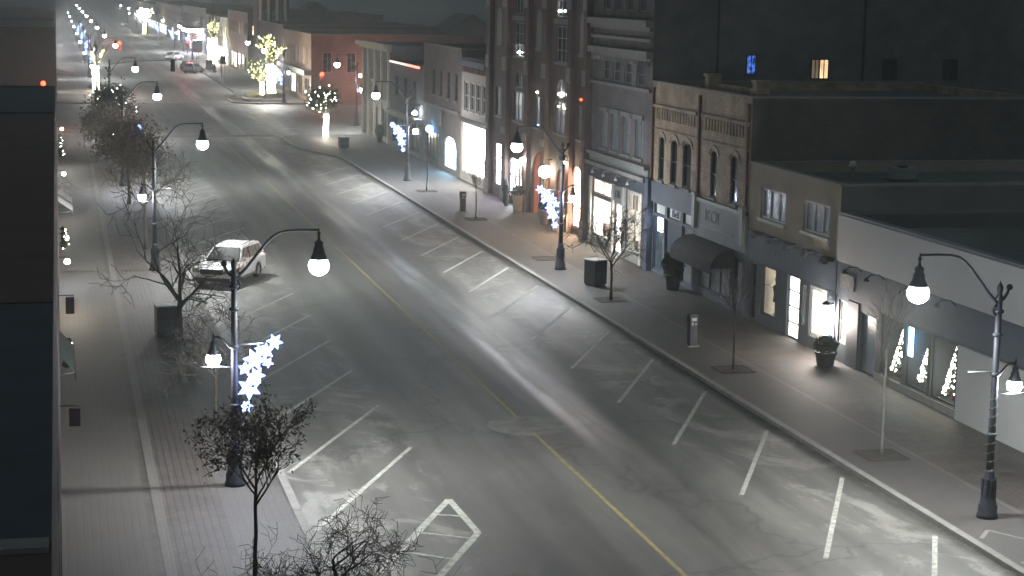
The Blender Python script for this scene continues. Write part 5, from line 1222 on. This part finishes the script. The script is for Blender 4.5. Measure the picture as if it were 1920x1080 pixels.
# kerb ramp and wound string of lights beside the nearest right lamp post
rm_ = MB()
for a, b in (((23.75, 44.6), (24.3, 45.3)), ((24.3, 45.3), (25.5, 43.3)), ((23.75, 42.4), (25.3, 42.6)), ((23.75, 42.4), (24.6, 40.6))):
    q = strip(a[0], a[1], b[0], b[1], .12, .146+.0015*len(rm_.f)); rm_.f += [tuple(k+len(rm_.v) for k in ff) for ff in q.f]; rm_.v += q.v; rm_.sm += q.sm
tag(rm_.build('ramp_border', M_kerb), kind='structure')
t = thing('light_string', (24.9, 46.5, .14), 'unlit string of little lights wound round the shaft of the nearest right lamp post', 'light string')
m = MB(); m.tube([(.155*cos(q*.5)*(1-q*.0025), .155*sin(q*.5)*(1-q*.0025), 1.2+q*.02) for q in range(120)], .008, 4); m.build('wire', mat('pale_wire', (.05, .055, .05), .8), t, world=False)
m = MB()
for q in range(0, 120, 3): bead(m, (.17*cos(q*.5), .17*sin(q*.5), 1.2+q*.02), .013)
m.build('bulbs', M_conc, t, world=False)['kind'] = 'stuff'
# debris in the right gutter
rng = random.Random(9); m = MB()
for _ in range(2600):
    y = rng.uniform(40, 150); x = 23.18+rng.gauss(0, .09); 
    if (int(y*.7) % 3) == 0 and rng.random() < .6: continue
    a = rng.uniform(0, 3.1); s_ = rng.uniform(.02, .055); c, s2_ = cos(a)*s_, sin(a)*s_; z = .012+rng.random()*.015
    m.quad((x-c, y-s2_, z), (x+s2_*.6, y-c*.6, z+.012), (x+c, y+s2_, z), (x-s2_*.6, y+c*.6, z+.008))
tag(m.build('gutter_leaves', mat('wet_litter', (.13, .11, .085), .6, .6, 4)), 'scattered leaves and grit lying in the right gutter', 'leaf litter', kind='stuff')
# ------------------------------------------------------------------ haze
hz = MB(); hz.box(-240, 420, -25, 1250, -1.2, 40)
hm_ = bpy.data.materials.new('night_haze'); hm_.use_nodes = True; nt = hm_.node_tree; nt.nodes.clear()
o_ = nt.nodes.new('ShaderNodeOutputMaterial'); v_ = nt.nodes.new('ShaderNodeVolumePrincipled')
v_.inputs['Color'].default_value = (.86, .95, .90, 1); v_.inputs['Density'].default_value = HAZE_D; v_.inputs['Anisotropy'].default_value = .35
nt.links.new(v_.outputs[0], o_.inputs['Volume'])
hz = hz.build('haze', hm_); tag(hz, kind='stuff')
# ------------------------------------------------------------------ light and world
w = bpy.data.worlds.new('World'); scene.world = w; w.use_nodes = True
nt = w.node_tree; bg = nt.nodes['Background']; sk = nt.nodes.new('ShaderNodeTexSky'); sk.sky_type = 'NISHITA'; sk.sun_disc = False
SUNEL, SUNROT = R(-3.0), R(120)
sk.sun_elevation = SUNEL; sk.sun_rotation = SUNROT
nt.links.new(sk.outputs[0], bg.inputs['Color']); bg.inputs['Strength'].default_value = .05
bg2 = nt.nodes.new('ShaderNodeBackground'); bg2.inputs['Color'].default_value = (.62, .80, .88, 1); bg2.inputs['Strength'].default_value = .023
ad = nt.nodes.new('ShaderNodeAddShader'); nt.links.new(bg.outputs[0], ad.inputs[0]); nt.links.new(bg2.outputs[0], ad.inputs[1]); nt.links.new(ad.outputs[0], nt.nodes['World Output'].inputs[0])
sl = bpy.data.lights.new('moon', 'SUN'); sl.energy = .012; sl.angle = R(10); sl.color = (.8, .88, 1)
so = bpy.data.objects.new('moon', sl); COL.objects.link(so); so.rotation_euler = (R(40), 0, R(-60))
vs = scene.view_settings; vs.view_transform = 'Standard'; vs.look = 'None'; vs.gamma = 1; vs.exposure = 2.2
try: scene.cycles.max_bounces = 4; scene.cycles.volume_bounces = 0; scene.cycles.diffuse_bounces = 2; scene.cycles.glossy_bounces = 2; scene.cycles.transparent_max_bounces = 8; scene.cycles.sample_clamp_indirect = 4; scene.cycles.use_denoising = True
except Exception: pass
